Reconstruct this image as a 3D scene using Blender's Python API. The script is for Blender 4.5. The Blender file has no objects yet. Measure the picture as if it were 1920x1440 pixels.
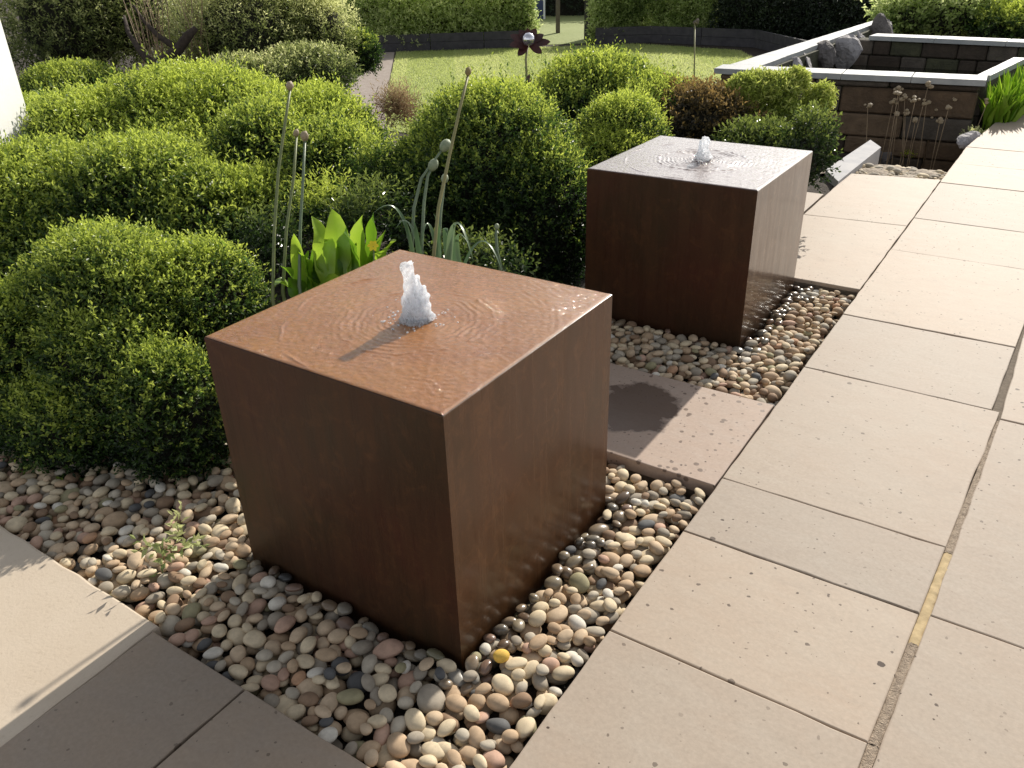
import bpy, bmesh, math, random
import numpy as np
from mathutils import Vector, Matrix
random.seed(7)
RNG = np.random.default_rng(11)
D = bpy.data
SC = bpy.context.scene
COL = SC.collection

# ------------------------------------------------------------------ camera
F_PX, PITCH, YAW, ROLL = 1546.12, 0.4962, -0.5953, -0.029
CAM = Vector((0.6613, -1.1211, 1.5197))
_f = Vector((math.sin(YAW)*math.cos(PITCH), math.cos(YAW)*math.cos(PITCH), -math.sin(PITCH)))
_r0 = Vector((math.cos(YAW), -math.sin(YAW), 0))
_u0 = _r0.cross(_f)
RT = _r0*math.cos(ROLL) + _u0*math.sin(ROLL)
UP = -_r0*math.sin(ROLL) + _u0*math.cos(ROLL)
cam_data = D.cameras.new('camera')
cam = D.objects.new('camera', cam_data)
COL.objects.link(cam)
m = Matrix((( RT.x, UP.x, -_f.x, CAM.x), (RT.y, UP.y, -_f.y, CAM.y), (RT.z, UP.z, -_f.z, CAM.z), (0, 0, 0, 1)))
cam.matrix_world = m
cam_data.sensor_width = 36
cam_data.lens = F_PX/1920*36
cam_data.clip_start = 0.05
cam_data.clip_end = 500
SC.camera = cam

def ray(px, py):
    return _f + RT*((px-960)/F_PX) - UP*((py-720)/F_PX)
def on_z(px, py, z=0.0):            # the point of height z seen at photo pixel
    d = ray(px, py); return CAM + d*((z-CAM.z)/d.z)
def deep(px, py, dep):              # the point at a given depth seen at photo pixel
    return CAM + ray(px, py)*dep

# ------------------------------------------------------------------ light
SUN_EL = math.radians(31)
sun_h = Vector((-0.02, 1.0, 0)).normalized()
sun_dir = sun_h*math.cos(SUN_EL) + Vector((0, 0, math.sin(SUN_EL)))
W = D.worlds.new('World'); SC.world = W; W.use_nodes = True
nt = W.node_tree; nt.nodes.clear()
sky = nt.nodes.new('ShaderNodeTexSky'); sky.sky_type = 'NISHITA'; sky.sun_disc = False
sky.sun_elevation = SUN_EL; sky.sun_rotation = math.atan2(sun_h.x, sun_h.y)
sky.air_density = 1.0; sky.dust_density = 0.9; sky.ozone_density = 1.0
bg = nt.nodes.new('ShaderNodeBackground'); bg.inputs[1].default_value = 0.12
wo = nt.nodes.new('ShaderNodeOutputWorld')
hsv = nt.nodes.new('ShaderNodeHueSaturation'); hsv.inputs['Saturation'].default_value = 0.22
nt.links.new(sky.outputs[0], hsv.inputs['Color']); nt.links.new(hsv.outputs[0], bg.inputs[0]); nt.links.new(bg.outputs[0], wo.inputs[0])
sl = D.lights.new('sun', 'SUN'); sl.energy = 4.3; sl.angle = math.radians(0.5); sl.color = (1.0, 0.93, 0.82)
so = D.objects.new('sun', sl); COL.objects.link(so)
so.rotation_euler = sun_dir.to_track_quat('Z', 'Y').to_euler()
so.location = (0, 0, 10)
SC.view_settings.view_transform = 'Standard'; SC.view_settings.look = 'None'
SC.view_settings.exposure = 0.38; SC.view_settings.gamma = 1.0
SC.view_settings.use_curve_mapping = False

# ------------------------------------------------------------------ helpers
def tag(o, label=None, cat=None, group=None, kind=None):
    if label: o['label'] = label
    if cat: o['category'] = cat
    if group: o['group'] = group
    if kind: o['kind'] = kind
    return o
def empty(name, loc=(0, 0, 0), label=None, cat=None, group=None):
    o = D.objects.new(name, None); COL.objects.link(o); o.location = loc
    o.empty_display_size = 0.05
    return tag(o, label, cat, group)
def link(name, me, parent=None, world=True):
    o = D.objects.new(name, me); COL.objects.link(o)
    if parent is not None:
        o.parent = parent
        if world: o.location = -Vector(parent.location)
    return o
def mesh(name, V, F, mat, smooth=False, attr=None):
    me = D.meshes.new(name)
    me.from_pydata([tuple(v) for v in V], [], F)
    if mat: me.materials.append(mat)
    if smooth: me.polygons.foreach_set('use_smooth', [True]*len(F))
    me.update(); return me
def np_mesh(name, V, T, mat, k=3, tint=None, smooth=False, midx=None, mats=None):
    V = np.ascontiguousarray(V, dtype=np.float32); T = np.ascontiguousarray(T, dtype=np.int32)
    me = D.meshes.new(name)
    me.vertices.add(len(V)); me.vertices.foreach_set('co', V.ravel())
    n = len(T); me.loops.add(n*k); me.polygons.add(n)
    me.loops.foreach_set('vertex_index', T.ravel())
    me.polygons.foreach_set('loop_start', np.arange(0, n*k, k, dtype=np.int32))
    try: me.polygons.foreach_set('loop_total', np.full(n, k, dtype=np.int32))
    except Exception: pass
    for mm in (mats or [mat]): me.materials.append(mm)
    if midx is not None: me.polygons.foreach_set('material_index', np.asarray(midx, dtype=np.int32))
    me.polygons.foreach_set('use_smooth', np.full(n, smooth))
    if tint is not None:
        a = me.attributes.new('tint', 'FLOAT', 'POINT'); a.data.foreach_set('value', np.asarray(tint, dtype=np.float32))
    me.update(calc_edges=True); me.validate(); return me

class N:                                     # tiny node-tree helper
    def __init__(s, name):
        s.m = D.materials.new(name); s.m.use_nodes = True; s.t = s.m.node_tree; s.t.nodes.clear()
        s.out = s.t.nodes.new('ShaderNodeOutputMaterial')
        s.b = s.n('ShaderNodeBsdfPrincipled'); s.l(s.b.outputs[0], s.out.inputs[0])
    def n(s, ty, **kw):
        x = s.t.nodes.new(ty)
        for k, v in kw.items(): setattr(x, k, v)
        return x
    def l(s, a, b): s.t.links.new(a, b)
    def pos(s):
        return s.n('ShaderNodeNewGeometry').outputs['Position']
    def obj(s): return s.n('ShaderNodeTexCoord').outputs['Object']
    def noise(s, vec, scale, detail=4, rough=0.55, dist=0.0):
        x = s.n('ShaderNodeTexNoise'); x.inputs['Scale'].default_value = scale; x.inputs['Detail'].default_value = detail
        x.inputs['Roughness'].default_value = rough; x.inputs['Distortion'].default_value = dist
        if vec is not None: s.l(vec, x.inputs['Vector'])
        return x.outputs[0]
    def scale(s, vec, sc):
        x = s.n('ShaderNodeMapping'); x.inputs['Scale'].default_value = sc; s.l(vec, x.inputs['Vector']); return x.outputs[0]
    def ramp(s, fac, stops, interp='LINEAR'):
        x = s.n('ShaderNodeValToRGB'); x.color_ramp.interpolation = interp
        e = x.color_ramp.elements
        while len(e) < len(stops): e.new(0.5)
        for i, (p, c) in enumerate(stops):
            e[i].position = p; e[i].color = (c, c, c, 1) if not hasattr(c, '__len__') else (*c, 1)
        s.l(fac, x.inputs[0]); return x.outputs[0]
    def mix(s, fac, a, b, mode='MIX'):
        x = s.n('ShaderNodeMix', data_type='RGBA', blend_type=mode)
        for sock, v in ((x.inputs[0], fac), (x.inputs[6], a), (x.inputs[7], b)):
            if hasattr(v, 'links') or hasattr(v, 'is_output'): s.l(v, sock)
            elif hasattr(v, '__len__'): sock.default_value = (*v, 1)
            else: sock.default_value = v
        return x.outputs[2]
    def math(s, op, a, b=0.0, c=None):
        x = s.n('ShaderNodeMath', operation=op)
        for i, v in enumerate((a, b) if c is None else (a, b, c)):
            if hasattr(v, 'is_output'): s.l(v, x.inputs[i])
            else: x.inputs[i].default_value = v
        return x.outputs[0]
    def bump(s, h, strength=0.3, dist=0.01):
        x = s.n('ShaderNodeBump'); x.inputs['Strength'].default_value = strength; x.inputs['Distance'].default_value = dist
        s.l(h, x.inputs['Height']); s.l(x.outputs[0], s.b.inputs['Normal']); return x.outputs[0]
    def set(s, **kw):
        for k, v in kw.items():
            i = s.b.inputs[k.replace('_', ' ')]
            if hasattr(v, 'is_output'): s.l(v, i)
            elif hasattr(v, '__len__') and len(v) == 3: i.default_value = (*v, 1)
            else: i.default_value = v
        return s

def leaf_mat(name, dark, mid, light, rough=0.42, transl=0.38, spec=0.5):
    s = N(name)
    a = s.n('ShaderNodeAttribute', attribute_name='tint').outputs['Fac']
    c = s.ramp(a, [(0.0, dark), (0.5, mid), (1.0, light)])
    s.set(Base_Color=c, Roughness=rough)
    s.b.inputs['Specular IOR Level'].default_value = spec
    tr = s.n('ShaderNodeBsdfTranslucent')
    hs = s.n('ShaderNodeHueSaturation'); hs.inputs['Hue'].default_value = 0.492; hs.inputs['Saturation'].default_value = 1.02; hs.inputs['Value'].default_value = 1.7
    s.l(c, hs.inputs['Color']); s.l(hs.outputs[0], tr.inputs[0])
    mx = s.n('ShaderNodeMixShader'); mx.inputs[0].default_value = transl
    s.l(s.b.outputs[0], mx.inputs[1]); s.l(tr.outputs[0], mx.inputs[2]); s.l(mx.outputs[0], s.out.inputs[0])
    return s.m
def plain(name, c1, c2, scale=8, rough=0.7, bump=0.3, dist=0.01, spec=0.5):
    s = N(name); p = s.pos()
    n1 = s.noise(p, scale, 6); s.set(Base_Color=s.mix(s.ramp(n1, [(0.3, 0.0), (0.7, 1.0)]), c1, c2), Roughness=rough)
    s.b.inputs['Specular IOR Level'].default_value = spec
    s.bump(s.noise(p, scale*4, 5), bump, dist); return s.m

# ------------------------------------------------------------------ materials
M = {}
def slab_mat(name, base, warm, pale, spots=1.0, wet=False):
    s = N(name); p = s.pos(); oi = s.n('ShaderNodeObjectInfo').outputs['Random']
    big = s.noise(p, 2.2, 5, 0.6, 0.6); fine = s.noise(p, 90, 6, 0.7); mid = s.noise(s.scale(p, (1, 2.4, 1)), 7, 6, 0.65, 1.2)
    c = s.mix(s.ramp(big, [(0.32, 0.0), (0.68, 1.0)]), base, warm)
    c = s.mix(s.ramp(mid, [(0.45, 0.0), (0.75, 0.55)]), c, pale)
    c = s.mix(0.22, c, s.ramp(fine, [(0.3, 0.25), (0.7, 1.0)]), 'MULTIPLY')
    br = s.n('ShaderNodeBrightContrast'); s.l(c, br.inputs[0])
    s.l(s.math('MULTIPLY_ADD', oi, 0.065, -0.0325), br.inputs[1]); c = br.outputs[0]
    hs = s.n('ShaderNodeHueSaturation'); s.l(c, hs.inputs['Color']); s.l(s.math('MULTIPLY_ADD', oi, 0.25, 0.80), hs.inputs['Saturation']); c = hs.outputs[0]
    c = s.mix(s.math('MULTIPLY', s.ramp(s.noise(p, 4.5, 7, 0.7, 1.5), [(0.56, 0.0), (0.74, 1.0)]), 0.35), c, (0.27, 0.22, 0.18))
    # drips and dirt specks: random cells of two sizes
    tot = None
    for sc, th, keep in ((15, 0.13, 0.45), (8.0, 0.09, 0.50), (34, 0.20, 0.55), (60, 0.25, 0.6)):
        dn = s.n('ShaderNodeVectorMath', operation='ADD'); s.l(p, dn.inputs[0])
        w = s.n('ShaderNodeTexNoise'); w.inputs['Scale'].default_value = 60; s.l(p, w.inputs['Vector'])
        sm = s.n('ShaderNodeVectorMath', operation='SCALE'); s.l(w.outputs['Color'], sm.inputs[0]); sm.inputs['Scale'].default_value = 0.012
        s.l(sm.outputs[0], dn.inputs[1])
        v = s.n('ShaderNodeTexVoronoi'); v.inputs['Scale'].default_value = sc; s.l(dn.outputs[0], v.inputs['Vector'])
        rr = s.n('ShaderNodeSeparateColor'); s.l(v.outputs['Color'], rr.inputs[0])
        thr = s.math('MULTIPLY', s.math('MULTIPLY', rr.outputs[1], rr.outputs[1]), th)
        hit = s.math('LESS_THAN', v.outputs['Distance'], thr)
        on = s.math('GREATER_THAN', rr.outputs[0], keep)
        k = s.math('MULTIPLY', hit, on)
        tot = k if tot is None else s.math('MAXIMUM', tot, k)
    patch = s.ramp(s.noise(p, 1.7, 2), [(0.35, 0.25), (0.6, 1.0)])
    c = s.mix(s.math('MULTIPLY', s.math('MULTIPLY', tot, patch), spots), c, (0.055, 0.035, 0.025))
    rough = 0.66
    if wet:
        sep = s.n('ShaderNodeSeparateXYZ'); s.l(p, sep.inputs[0])
        dx = s.math('DIVIDE', s.math('SUBTRACT', sep.outputs[0], -0.43), 0.17); dy = s.math('DIVIDE', s.math('SUBTRACT', sep.outputs[1], 1.28), 0.20)
        d2 = s.math('ADD', s.math('MULTIPLY', dx, dx), s.math('MULTIPLY', dy, dy))
        d2 = s.math('ADD', d2, s.math('MULTIPLY_ADD', s.noise(p, 14, 4), 1.8, -0.9))
        wm = s.ramp(d2, [(0.75, 1.0), (1.05, 0.0)])
        vd = s.n('ShaderNodeTexVoronoi'); vd.inputs['Scale'].default_value = 42; s.l(p, vd.inputs['Vector'])
        r2 = s.n('ShaderNodeSeparateColor'); s.l(vd.outputs['Color'], r2.inputs[0])
        dr = s.math('LESS_THAN', vd.outputs['Distance'], s.math('MULTIPLY', s.math('POWER', r2.outputs[0], 3.0), 0.42))
        wm = s.math('MAXIMUM', wm, s.math('MULTIPLY', dr, 0.85))
        c = s.mix(s.math('MULTIPLY', wm, 0.72), c, (0.05, 0.03, 0.022))
        rough = s.math('MULTIPLY_ADD', wm, -0.4, 0.66)
    s.set(Base_Color=c, Roughness=rough, Specular_IOR_Level=0.28)
    s.bump(s.math('ADD', s.math('MULTIPLY', s.noise(p, 9, 7, 0.6), 1.0), s.math('MULTIPLY', fine, 0.10)), 0.16, 0.012)
    return s.m
M['slab'] = slab_mat('buff_sandstone', (0.42, 0.345, 0.27), (0.42, 0.325, 0.245), (0.455, 0.385, 0.31))
M['slab_wet'] = slab_mat('pink_sandstone_splashed', (0.42, 0.31, 0.24), (0.45, 0.33, 0.255), (0.45, 0.36, 0.30), wet=True)
M['slab_shade'] = slab_mat('shade_darkened_sandstone', (0.36, 0.285, 0.215), (0.38, 0.285, 0.20), (0.37, 0.305, 0.24), spots=0.75)  # darker copy of the paving, shade of the front corner put into colour
s = N('pale_limestone'); p = s.pos()
c = s.mix(s.ramp(s.noise(p, 3, 5), [(0.3, 0), (0.7, 1)]), (0.52, 0.43, 0.33), (0.57, 0.485, 0.385))
c = s.mix(s.ramp(s.noise(p, 70, 5, 0.8), [(0.56, 0.0), (0.72, 0.65)]), c, (0.40, 0.32, 0.23))
s.set(Base_Color=c, Roughness=0.7); s.bump(s.noise(p, 110, 5), 0.25, 0.004); M['limestone'] = s.m
M['joint'] = plain('dark_joint_grit', (0.11, 0.085, 0.06), (0.20, 0.16, 0.12), 60, 0.9)
M['mortar'] = plain('sandy_mortar', (0.50, 0.40, 0.30), (0.26, 0.20, 0.15), 75, 0.9, 0.8, 0.01)
M['mortar_y'] = plain('yellow_mortar', (0.52, 0.40, 0.22), (0.46, 0.35, 0.2), 20, 0.9, 0.3, 0.006)
M['soil'] = plain('dark_soil', (0.028, 0.02, 0.014), (0.06, 0.045, 0.03), 14, 0.95, 0.9, 0.03)
M['bed'] = plain('wet_gravel_bed', (0.022, 0.018, 0.014), (0.05, 0.04, 0.03), 40, 0.9, 0.9, 0.01)
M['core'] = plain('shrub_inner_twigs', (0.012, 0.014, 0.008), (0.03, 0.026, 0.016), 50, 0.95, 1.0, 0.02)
M['bark'] = plain('dark_bark', (0.035, 0.024, 0.018), (0.075, 0.055, 0.04), 25, 0.9, 0.9, 0.02)
M['white'] = plain('white_render', (0.84, 0.84, 0.82), (0.80, 0.80, 0.78), 5, 0.8, 0.1)
M['timber'] = plain('dark_timber', (0.035, 0.033, 0.038), (0.07, 0.065, 0.07), 9, 0.8)
M['post'] = plain('weathered_post', (0.10, 0.085, 0.065), (0.18, 0.15, 0.12), 14, 0.85)
M['coping'] = plain('pale_grey_coping', (0.30, 0.32, 0.325), (0.40, 0.41, 0.41), 9, 0.6, 0.2)
M['render_grey'] = plain('grey_render', (0.34, 0.34, 0.36), (0.44, 0.43, 0.43), 9, 0.8)
M['stem'] = plain('pale_green_stem', (0.13, 0.17, 0.06), (0.22, 0.24, 0.10), 30, 0.5, 0.1)
M['stem_grey'] = plain('grey_green_stem', (0.12, 0.17, 0.10), (0.18, 0.23, 0.14), 30, 0.45, 0.1)
M['stem_y'] = plain('olive_stalk', (0.20, 0.20, 0.07), (0.27, 0.25, 0.11), 30, 0.5, 0.1)
M['seed'] = plain('straw_seed_head', (0.36, 0.30, 0.13), (0.25, 0.2, 0.09), 90, 0.8, 1.0, 0.004)
M['bud'] = plain('papery_bud', (0.42, 0.33, 0.22), (0.30, 0.24, 0.15), 60, 0.6, 0.4, 0.004)
M['bud_g'] = plain('grey_green_bud', (0.30, 0.34, 0.22), (0.18, 0.23, 0.13), 60, 0.5, 0.4, 0.004)
M['petal'] = plain('rusty_metal_petal', (0.075, 0.016, 0.012), (0.035, 0.011, 0.010), 20, 0.45, 0.3)
M['yellow'] = plain('yellow_petal', (0.95, 0.80, 0.03), (0.9, 0.72, 0.02), 20, 0.6, 0.1)
M['lime'] = plain('lime_cushion', (0.32, 0.42, 0.02), (0.22, 0.33, 0.02), 50, 0.7, 0.9, 0.02)
M['blue'] = plain('blue_paint', (0.03, 0.045, 0.12), (0.04, 0.06, 0.15), 5, 0.5)
M['brick'] = plain('path_brick', (0.27, 0.215, 0.18), (0.36, 0.31, 0.27), 16, 0.85, 0.5)
M['dry'] = plain('dry_cane', (0.36, 0.27, 0.17), (0.22, 0.15, 0.09), 20, 0.8)
s = N('mirror_ball'); s.set(Base_Color=(0.75, 0.74, 0.8), Metallic=0.85, Roughness=0.16); M['ball'] = s.m

# corten steel: dry rust with a thin wet coat
def corten(name, a, b, c3, coat=0.55, crough=0.16, rough=0.5):
    s = N(name); p = s.pos()
    big = s.noise(p, 2.6, 4, 0.5, 0.4); fine = s.noise(p, 160, 5, 0.7); st = s.noise(s.scale(p, (9, 9, 0.8)), 3.2, 5, 0.6)
    c = s.mix(s.ramp(big, [(0.3, 0), (0.7, 1)]), a, b)
    c = s.mix(s.ramp(st, [(0.46, 0.0), (0.70, 0.8)]), c, c3)
    c = s.mix(0.45, c, s.ramp(fine, [(0.3, 0.4), (0.7, 1.0)]), 'MULTIPLY')
    blot = s.noise(p, 17, 7, 0.75, 0.8); c = s.mix(s.ramp(blot, [(0.52, 0.0), (0.70, 0.5)]), c, tuple(v*1.45 for v in c3))
    sz = s.n('ShaderNodeSeparateXYZ'); s.l(p, sz.inputs[0])
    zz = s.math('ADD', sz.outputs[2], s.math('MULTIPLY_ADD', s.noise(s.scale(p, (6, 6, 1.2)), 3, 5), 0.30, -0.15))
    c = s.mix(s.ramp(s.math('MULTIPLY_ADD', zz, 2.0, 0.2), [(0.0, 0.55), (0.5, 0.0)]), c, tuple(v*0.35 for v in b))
    s.set(Base_Color=c, Roughness=rough, Specular_IOR_Level=0.25, Coat_Weight=coat, Coat_Roughness=s.ramp(st, [(0.3, crough*0.6), (0.7, crough*1.5)]), Coat_IOR=1.6)
    wv = s.math('ADD', s.math('MULTIPLY', s.noise(s.scale(p, (1, 1, 0.35)), 5, 3), 1.0), s.math('MULTIPLY', fine, 0.012))
    s.bump(wv, 0.16, 0.02)
    bp = [n for n in s.t.nodes if n.bl_idname == 'ShaderNodeBump'][0]
    s.l(bp.outputs[0], s.b.inputs['Coat Normal'])
    return s.m
M['steel'] = corten('rusted_steel', (0.070, 0.019, 0.008), (0.044, 0.024, 0.008), (0.080, 0.032, 0.011), coat=0.12, crough=0.3, rough=0.6)
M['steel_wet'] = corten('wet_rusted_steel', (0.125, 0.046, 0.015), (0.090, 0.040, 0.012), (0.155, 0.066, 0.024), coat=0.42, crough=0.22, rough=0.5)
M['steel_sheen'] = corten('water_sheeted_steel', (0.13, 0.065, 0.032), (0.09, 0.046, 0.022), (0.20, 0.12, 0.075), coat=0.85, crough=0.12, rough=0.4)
def film_mat(name, a, b, ior, bstr):
    s = N(name); p = s.pos(); o = s.obj()
    big = s.noise(p, 3.5, 5, 0.6, 0.8); fine = s.noise(s.scale(p, (1, 1.8, 1)), 60, 7, 0.8, 0.7)
    c = s.mix(s.ramp(big, [(0.3, 0), (0.7, 1)]), a, b)
    c = s.mix(0.6, c, s.ramp(fine, [(0.32, 0.30), (0.62, 1.0)]), 'MULTIPLY')
    rp = s.noise(s.scale(o, (1, 1.5, 1)), 60, 5, 0.7, 2.0); rp2 = s.noise(o, 190, 3, 0.6, 0.6)
    s.set(Base_Color=c, Roughness=0.55, Specular_IOR_Level=0.2, Coat_Weight=1.0, Coat_Roughness=0.03, Coat_IOR=ior)
    bn = s.bump(s.math('ADD', rp, s.math('MULTIPLY', rp2, 0.25)), bstr, 0.004)
    s.l(bn, s.b.inputs['Coat Normal'])
    for k in list(s.b.inputs['Normal'].links): s.t.links.remove(k)
    return s.m
M['film'] = film_mat('water_over_rust', (0.25, 0.082, 0.014), (0.34, 0.135, 0.022), 1.42, 0.9)
M['film2'] = film_mat('water_with_painted_sky_grey', (0.16, 0.10, 0.085), (0.21, 0.15, 0.135), 1.72, 0.40)  # same rusty top; grey sky reflection painted into the base colour
s = N('splashing_water'); p = s.pos()
s.set(Base_Color=(0.95, 0.97, 1.0), Roughness=0.12, IOR=1.33, Specular_IOR_Level=1.0)
gl = s.n('ShaderNodeBsdfGlass'); gl.inputs['IOR'].default_value = 1.25; gl.inputs['Roughness'].default_value = 0.03
trn = s.n('ShaderNodeBsdfTranslucent'); trn.inputs[0].default_value = (0.95, 0.97, 1.0, 1)
m1 = s.n('ShaderNodeMixShader'); m1.inputs[0].default_value = 0.68; s.l(s.b.outputs[0], m1.inputs[1]); s.l(trn.outputs[0], m1.inputs[2])
m2 = s.n('ShaderNodeMixShader'); s.l(s.ramp(s.noise(s.scale(p, (1, 1, 0.6)), 95, 4, 0.7, 1.2), [(0.46, 0.0), (0.66, 0.85)]), m2.inputs[0])
s.l(m1.outputs[0], m2.inputs[1]); s.l(gl.outputs[0], m2.inputs[2]); s.l(m2.outputs[0], s.out.inputs[0])
bp = s.bump(s.noise(p, 140, 3), 0.6, 0.004); s.l(bp, gl.inputs['Normal']); M['jet'] = s.m

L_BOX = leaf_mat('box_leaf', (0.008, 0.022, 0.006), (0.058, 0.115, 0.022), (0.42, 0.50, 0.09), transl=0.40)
L_DARK = leaf_mat('dark_shrub_leaf', (0.010, 0.024, 0.007), (0.032, 0.062, 0.014), (0.17, 0.22, 0.05), rough=0.3)
L_OLIVE = leaf_mat('olive_leaf', (0.05, 0.075, 0.022), (0.19, 0.23, 0.075), (0.55, 0.57, 0.28), transl=0.5)
L_HEDGE = leaf_mat('hedge_leaf', (0.07, 0.11, 0.03), (0.28, 0.36, 0.12), (0.55, 0.60, 0.30), transl=0.6)
L_HEDGE_SHADE = leaf_mat('shade_painted_hedge_leaf', (0.008, 0.016, 0.006), (0.018, 0.032, 0.012), (0.04, 0.06, 0.022), transl=0.12)  # same hedge standing in shade, the shade painted as darker leaves
L_RED = leaf_mat('bronze_leaf', (0.018, 0.018, 0.010), (0.055, 0.045, 0.020), (0.24, 0.17, 0.06), rough=0.28)
L_MAPLE = leaf_mat('maple_leaf', (0.10, 0.15, 0.025), (0.29, 0.36, 0.07), (0.52, 0.56, 0.17))
L_GRASS = leaf_mat('lawn_blade', (0.26, 0.32, 0.11), (0.35, 0.40, 0.15), (0.44, 0.47, 0.22), transl=0.55)
L_BROAD = leaf_mat('fresh_broad_leaf', (0.04, 0.11, 0.010), (0.13, 0.26, 0.018), (0.30, 0.44, 0.05), transl=0.45, rough=0.35)
L_STRAP = leaf_mat('blue_green_strap_leaf', (0.05, 0.10, 0.045), (0.09, 0.16, 0.07), (0.18, 0.25, 0.12), rough=0.3, transl=0.25)
L_DRY = leaf_mat('dry_stalk_leaf', (0.15, 0.09, 0.045), (0.30, 0.21, 0.12), (0.52, 0.42, 0.25), transl=0.2)
L_PALE = leaf_mat('pale_leaf', (0.16, 0.22, 0.08), (0.30, 0.36, 0.14), (0.5, 0.52, 0.25), transl=0.3)

s = N('lawn_turf'); p = s.pos()
c = s.mix(s.ramp(s.noise(p, 0.9, 4), [(0.35, 0), (0.65, 1)]), (0.30, 0.35, 0.13), (0.36, 0.40, 0.17))
c = s.mix(s.ramp(s.noise(p, 22, 6, 0.8), [(0.4, 0.0), (0.7, 0.5)]), c, (0.26, 0.33, 0.08))
s.set(Base_Color=c, Roughness=0.9); s.bump(s.noise(p, 60, 5), 0.8, 0.03); M['lawn'] = s.m

# ------------------------------------------------------------------ terrain
def smooth(a, b, t):
    t = min(1, max(0, (t-a)/(b-a))); return t*t*(3-2*t)
def gz(x, y):
    base = -0.12 - 0.48*smooth(4.2, 6.9, y) - 0.12*smooth(5.4, 6.6, y)*smooth(-1.3, -0.5, x)*(1-smooth(8, 10, y))
    st = smooth(-0.9, -0.75, x)*smooth(4.0, 4.3, y)*(1-smooth(5.3, 6.5, y))
    return base*(1-st)+(-0.03)*st
xs = [-140, -60, -30, -20] + list(np.arange(-15, 1.01, 0.25)) + [3, 8, 20, 60, 140]
ys = [-140, -60, -20, -8, -4, -2] + list(np.arange(-1, 18.01, 0.25)) + [24, 40, 80, 140]
V = [(x, y, gz(x, y) + (0.02*math.sin(x*5.1+y*3.3)*math.sin(y*4.7) if (-4 < x < 1 and 3 < y < 8.5) else 0) - 0.004) for y in ys for x in xs]
nx = len(xs)
Fs = [(j*nx+i, j*nx+i+1, (j+1)*nx+i+1, (j+1)*nx+i) for j in range(len(ys)-1) for i in range(nx-1)]
ground = link('ground', mesh('ground', V, Fs, M['soil'], True)); tag(ground, kind='structure')

# lawn: far beyond the shrubs, its left edge along the path
LZ = -0.6
lawn_poly = [(-11.95, 13.42), (-7.75, 8.2), (-6.6, 6.95), (-3.2, 6.95), (-3.0, 9.5), (-3.4, 13.2), (-5.3, 16.2), (-7.75, 16.55), (-9.6, 15.1)]
def flat(name, poly, z, mat, parent=None):
    return link(name, mesh(name, [(x, y, z) for x, y in poly], [tuple(range(len(poly)))], mat), parent)
lawn = flat('lawn', lawn_poly, LZ+0.004, M['lawn']); tag(lawn, kind='structure')
def in_poly(px, py, poly):
    ins = np.zeros(len(px), bool); n = len(poly)
    for i in range(n):
        x1, y1 = poly[i]; x2, y2 = poly[(i+1) % n]
        c = ((y1 > py) != (y2 > py)) & (px < (x2-x1)*(py-y1)/((y2-y1) or 1e-9)+x1)
        ins ^= c
    return ins
def grass(name, poly, z, n, h, w, mat, parent=None):
    P = np.array(poly); lo = P.min(0); hi = P.max(0)
    q = RNG.uniform(lo, hi, (int(n*2.5), 2)); q = q[in_poly(q[:, 0], q[:, 1], poly)][:n]; n = len(q)
    a = RNG.uniform(0, 6.28, n); hh = h*RNG.uniform(0.5, 1.1, n); ln = RNG.normal(0, 0.4, (n, 2))*hh[:, None]
    B = np.zeros((n, 3, 3)); B[:, :, 0] = q[:, :1]; B[:, :, 1] = q[:, 1:]; B[:, :, 2] = z
    dx = np.stack([np.cos(a), np.sin(a)], 1)*w
    B[:, 0, :2] -= dx; B[:, 1, :2] += dx; B[:, 2, :2] += ln; B[:, 2, 2] += hh
    st = 0.5+0.18*np.sign(np.sin((q[:, 0]*0.8+q[:, 1]*0.62)*3.4))
    t = np.clip(st+RNG.normal(0, 0.2, n), 0, 1)
    me = np_mesh(name, B.reshape(-1, 3), np.arange(n*3).reshape(-1, 3), mat, tint=np.repeat(t, 3))
    return link(name, me, parent)
g = grass('lawn_grass', lawn_poly, LZ+0.004, 110000, 0.035, 0.006, L_GRASS)
tag(g, 'short mown green grass covering the far lawn', 'grass', kind='stuff')

# brick path left of the lawn with its paving bricks as parts
path_poly = [(-12.6, 13.05), (-12.0, 13.42), (-7.75, 8.2), (-6.6, 6.95), (-7.6, 6.95), (-9.2, 8.75)]
path = flat('garden_path', path_poly, LZ+0.006, M['brick']); tag(path, kind='structure')

# ------------------------------------------------------------------ patio with its slabs
def box_vf(x0, x1, y0, y1, z0, z1):
    V = [(x0, y0, z0), (x1, y0, z0), (x1, y1, z0), (x0, y1, z0), (x0, y0, z1), (x1, y0, z1), (x1, y1, z1), (x0, y1, z1)]
    return V, [(0, 3, 2, 1), (4, 5, 6, 7), (0, 1, 5, 4), (1, 2, 6, 5), (2, 3, 7, 6), (3, 0, 4, 7)]
def join_vf(lst):
    V = []; Fq = []
    for v, f in lst:
        k = len(V); V += v; Fq += [tuple(i+k for i in q) for q in f]
    return V, Fq
pb = [box_vf(0.004, 5.2, -3.5, 6.25, -1.0, -0.016), box_vf(-0.585, 0.0035, 2.836, 5.02, -1.0, -0.0165),
      box_vf(-1.12, -0.5855, 3.42, 4.40, -1.0, -0.017), box_vf(-0.965, 0.0035, -3.5, -0.362, -1.0, -0.0175),
      box_vf(-0.90, 0.0035, 0.973, 1.548, -1.0, -0.017)]
V, Fq = join_vf(pb)
far_p = [(0.004, 6.2505), (0.10, 7.73), (0.23, 8.2), (0.6, 8.7), (1.4, 9.1), (5.2, 9.6), (5.2, 6.2505)]
k = len(V); n = len(far_p)
V += [(x, y, -1.0) for x, y in far_p] + [(x, y, -0.016) for x, y in far_p]
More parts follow.
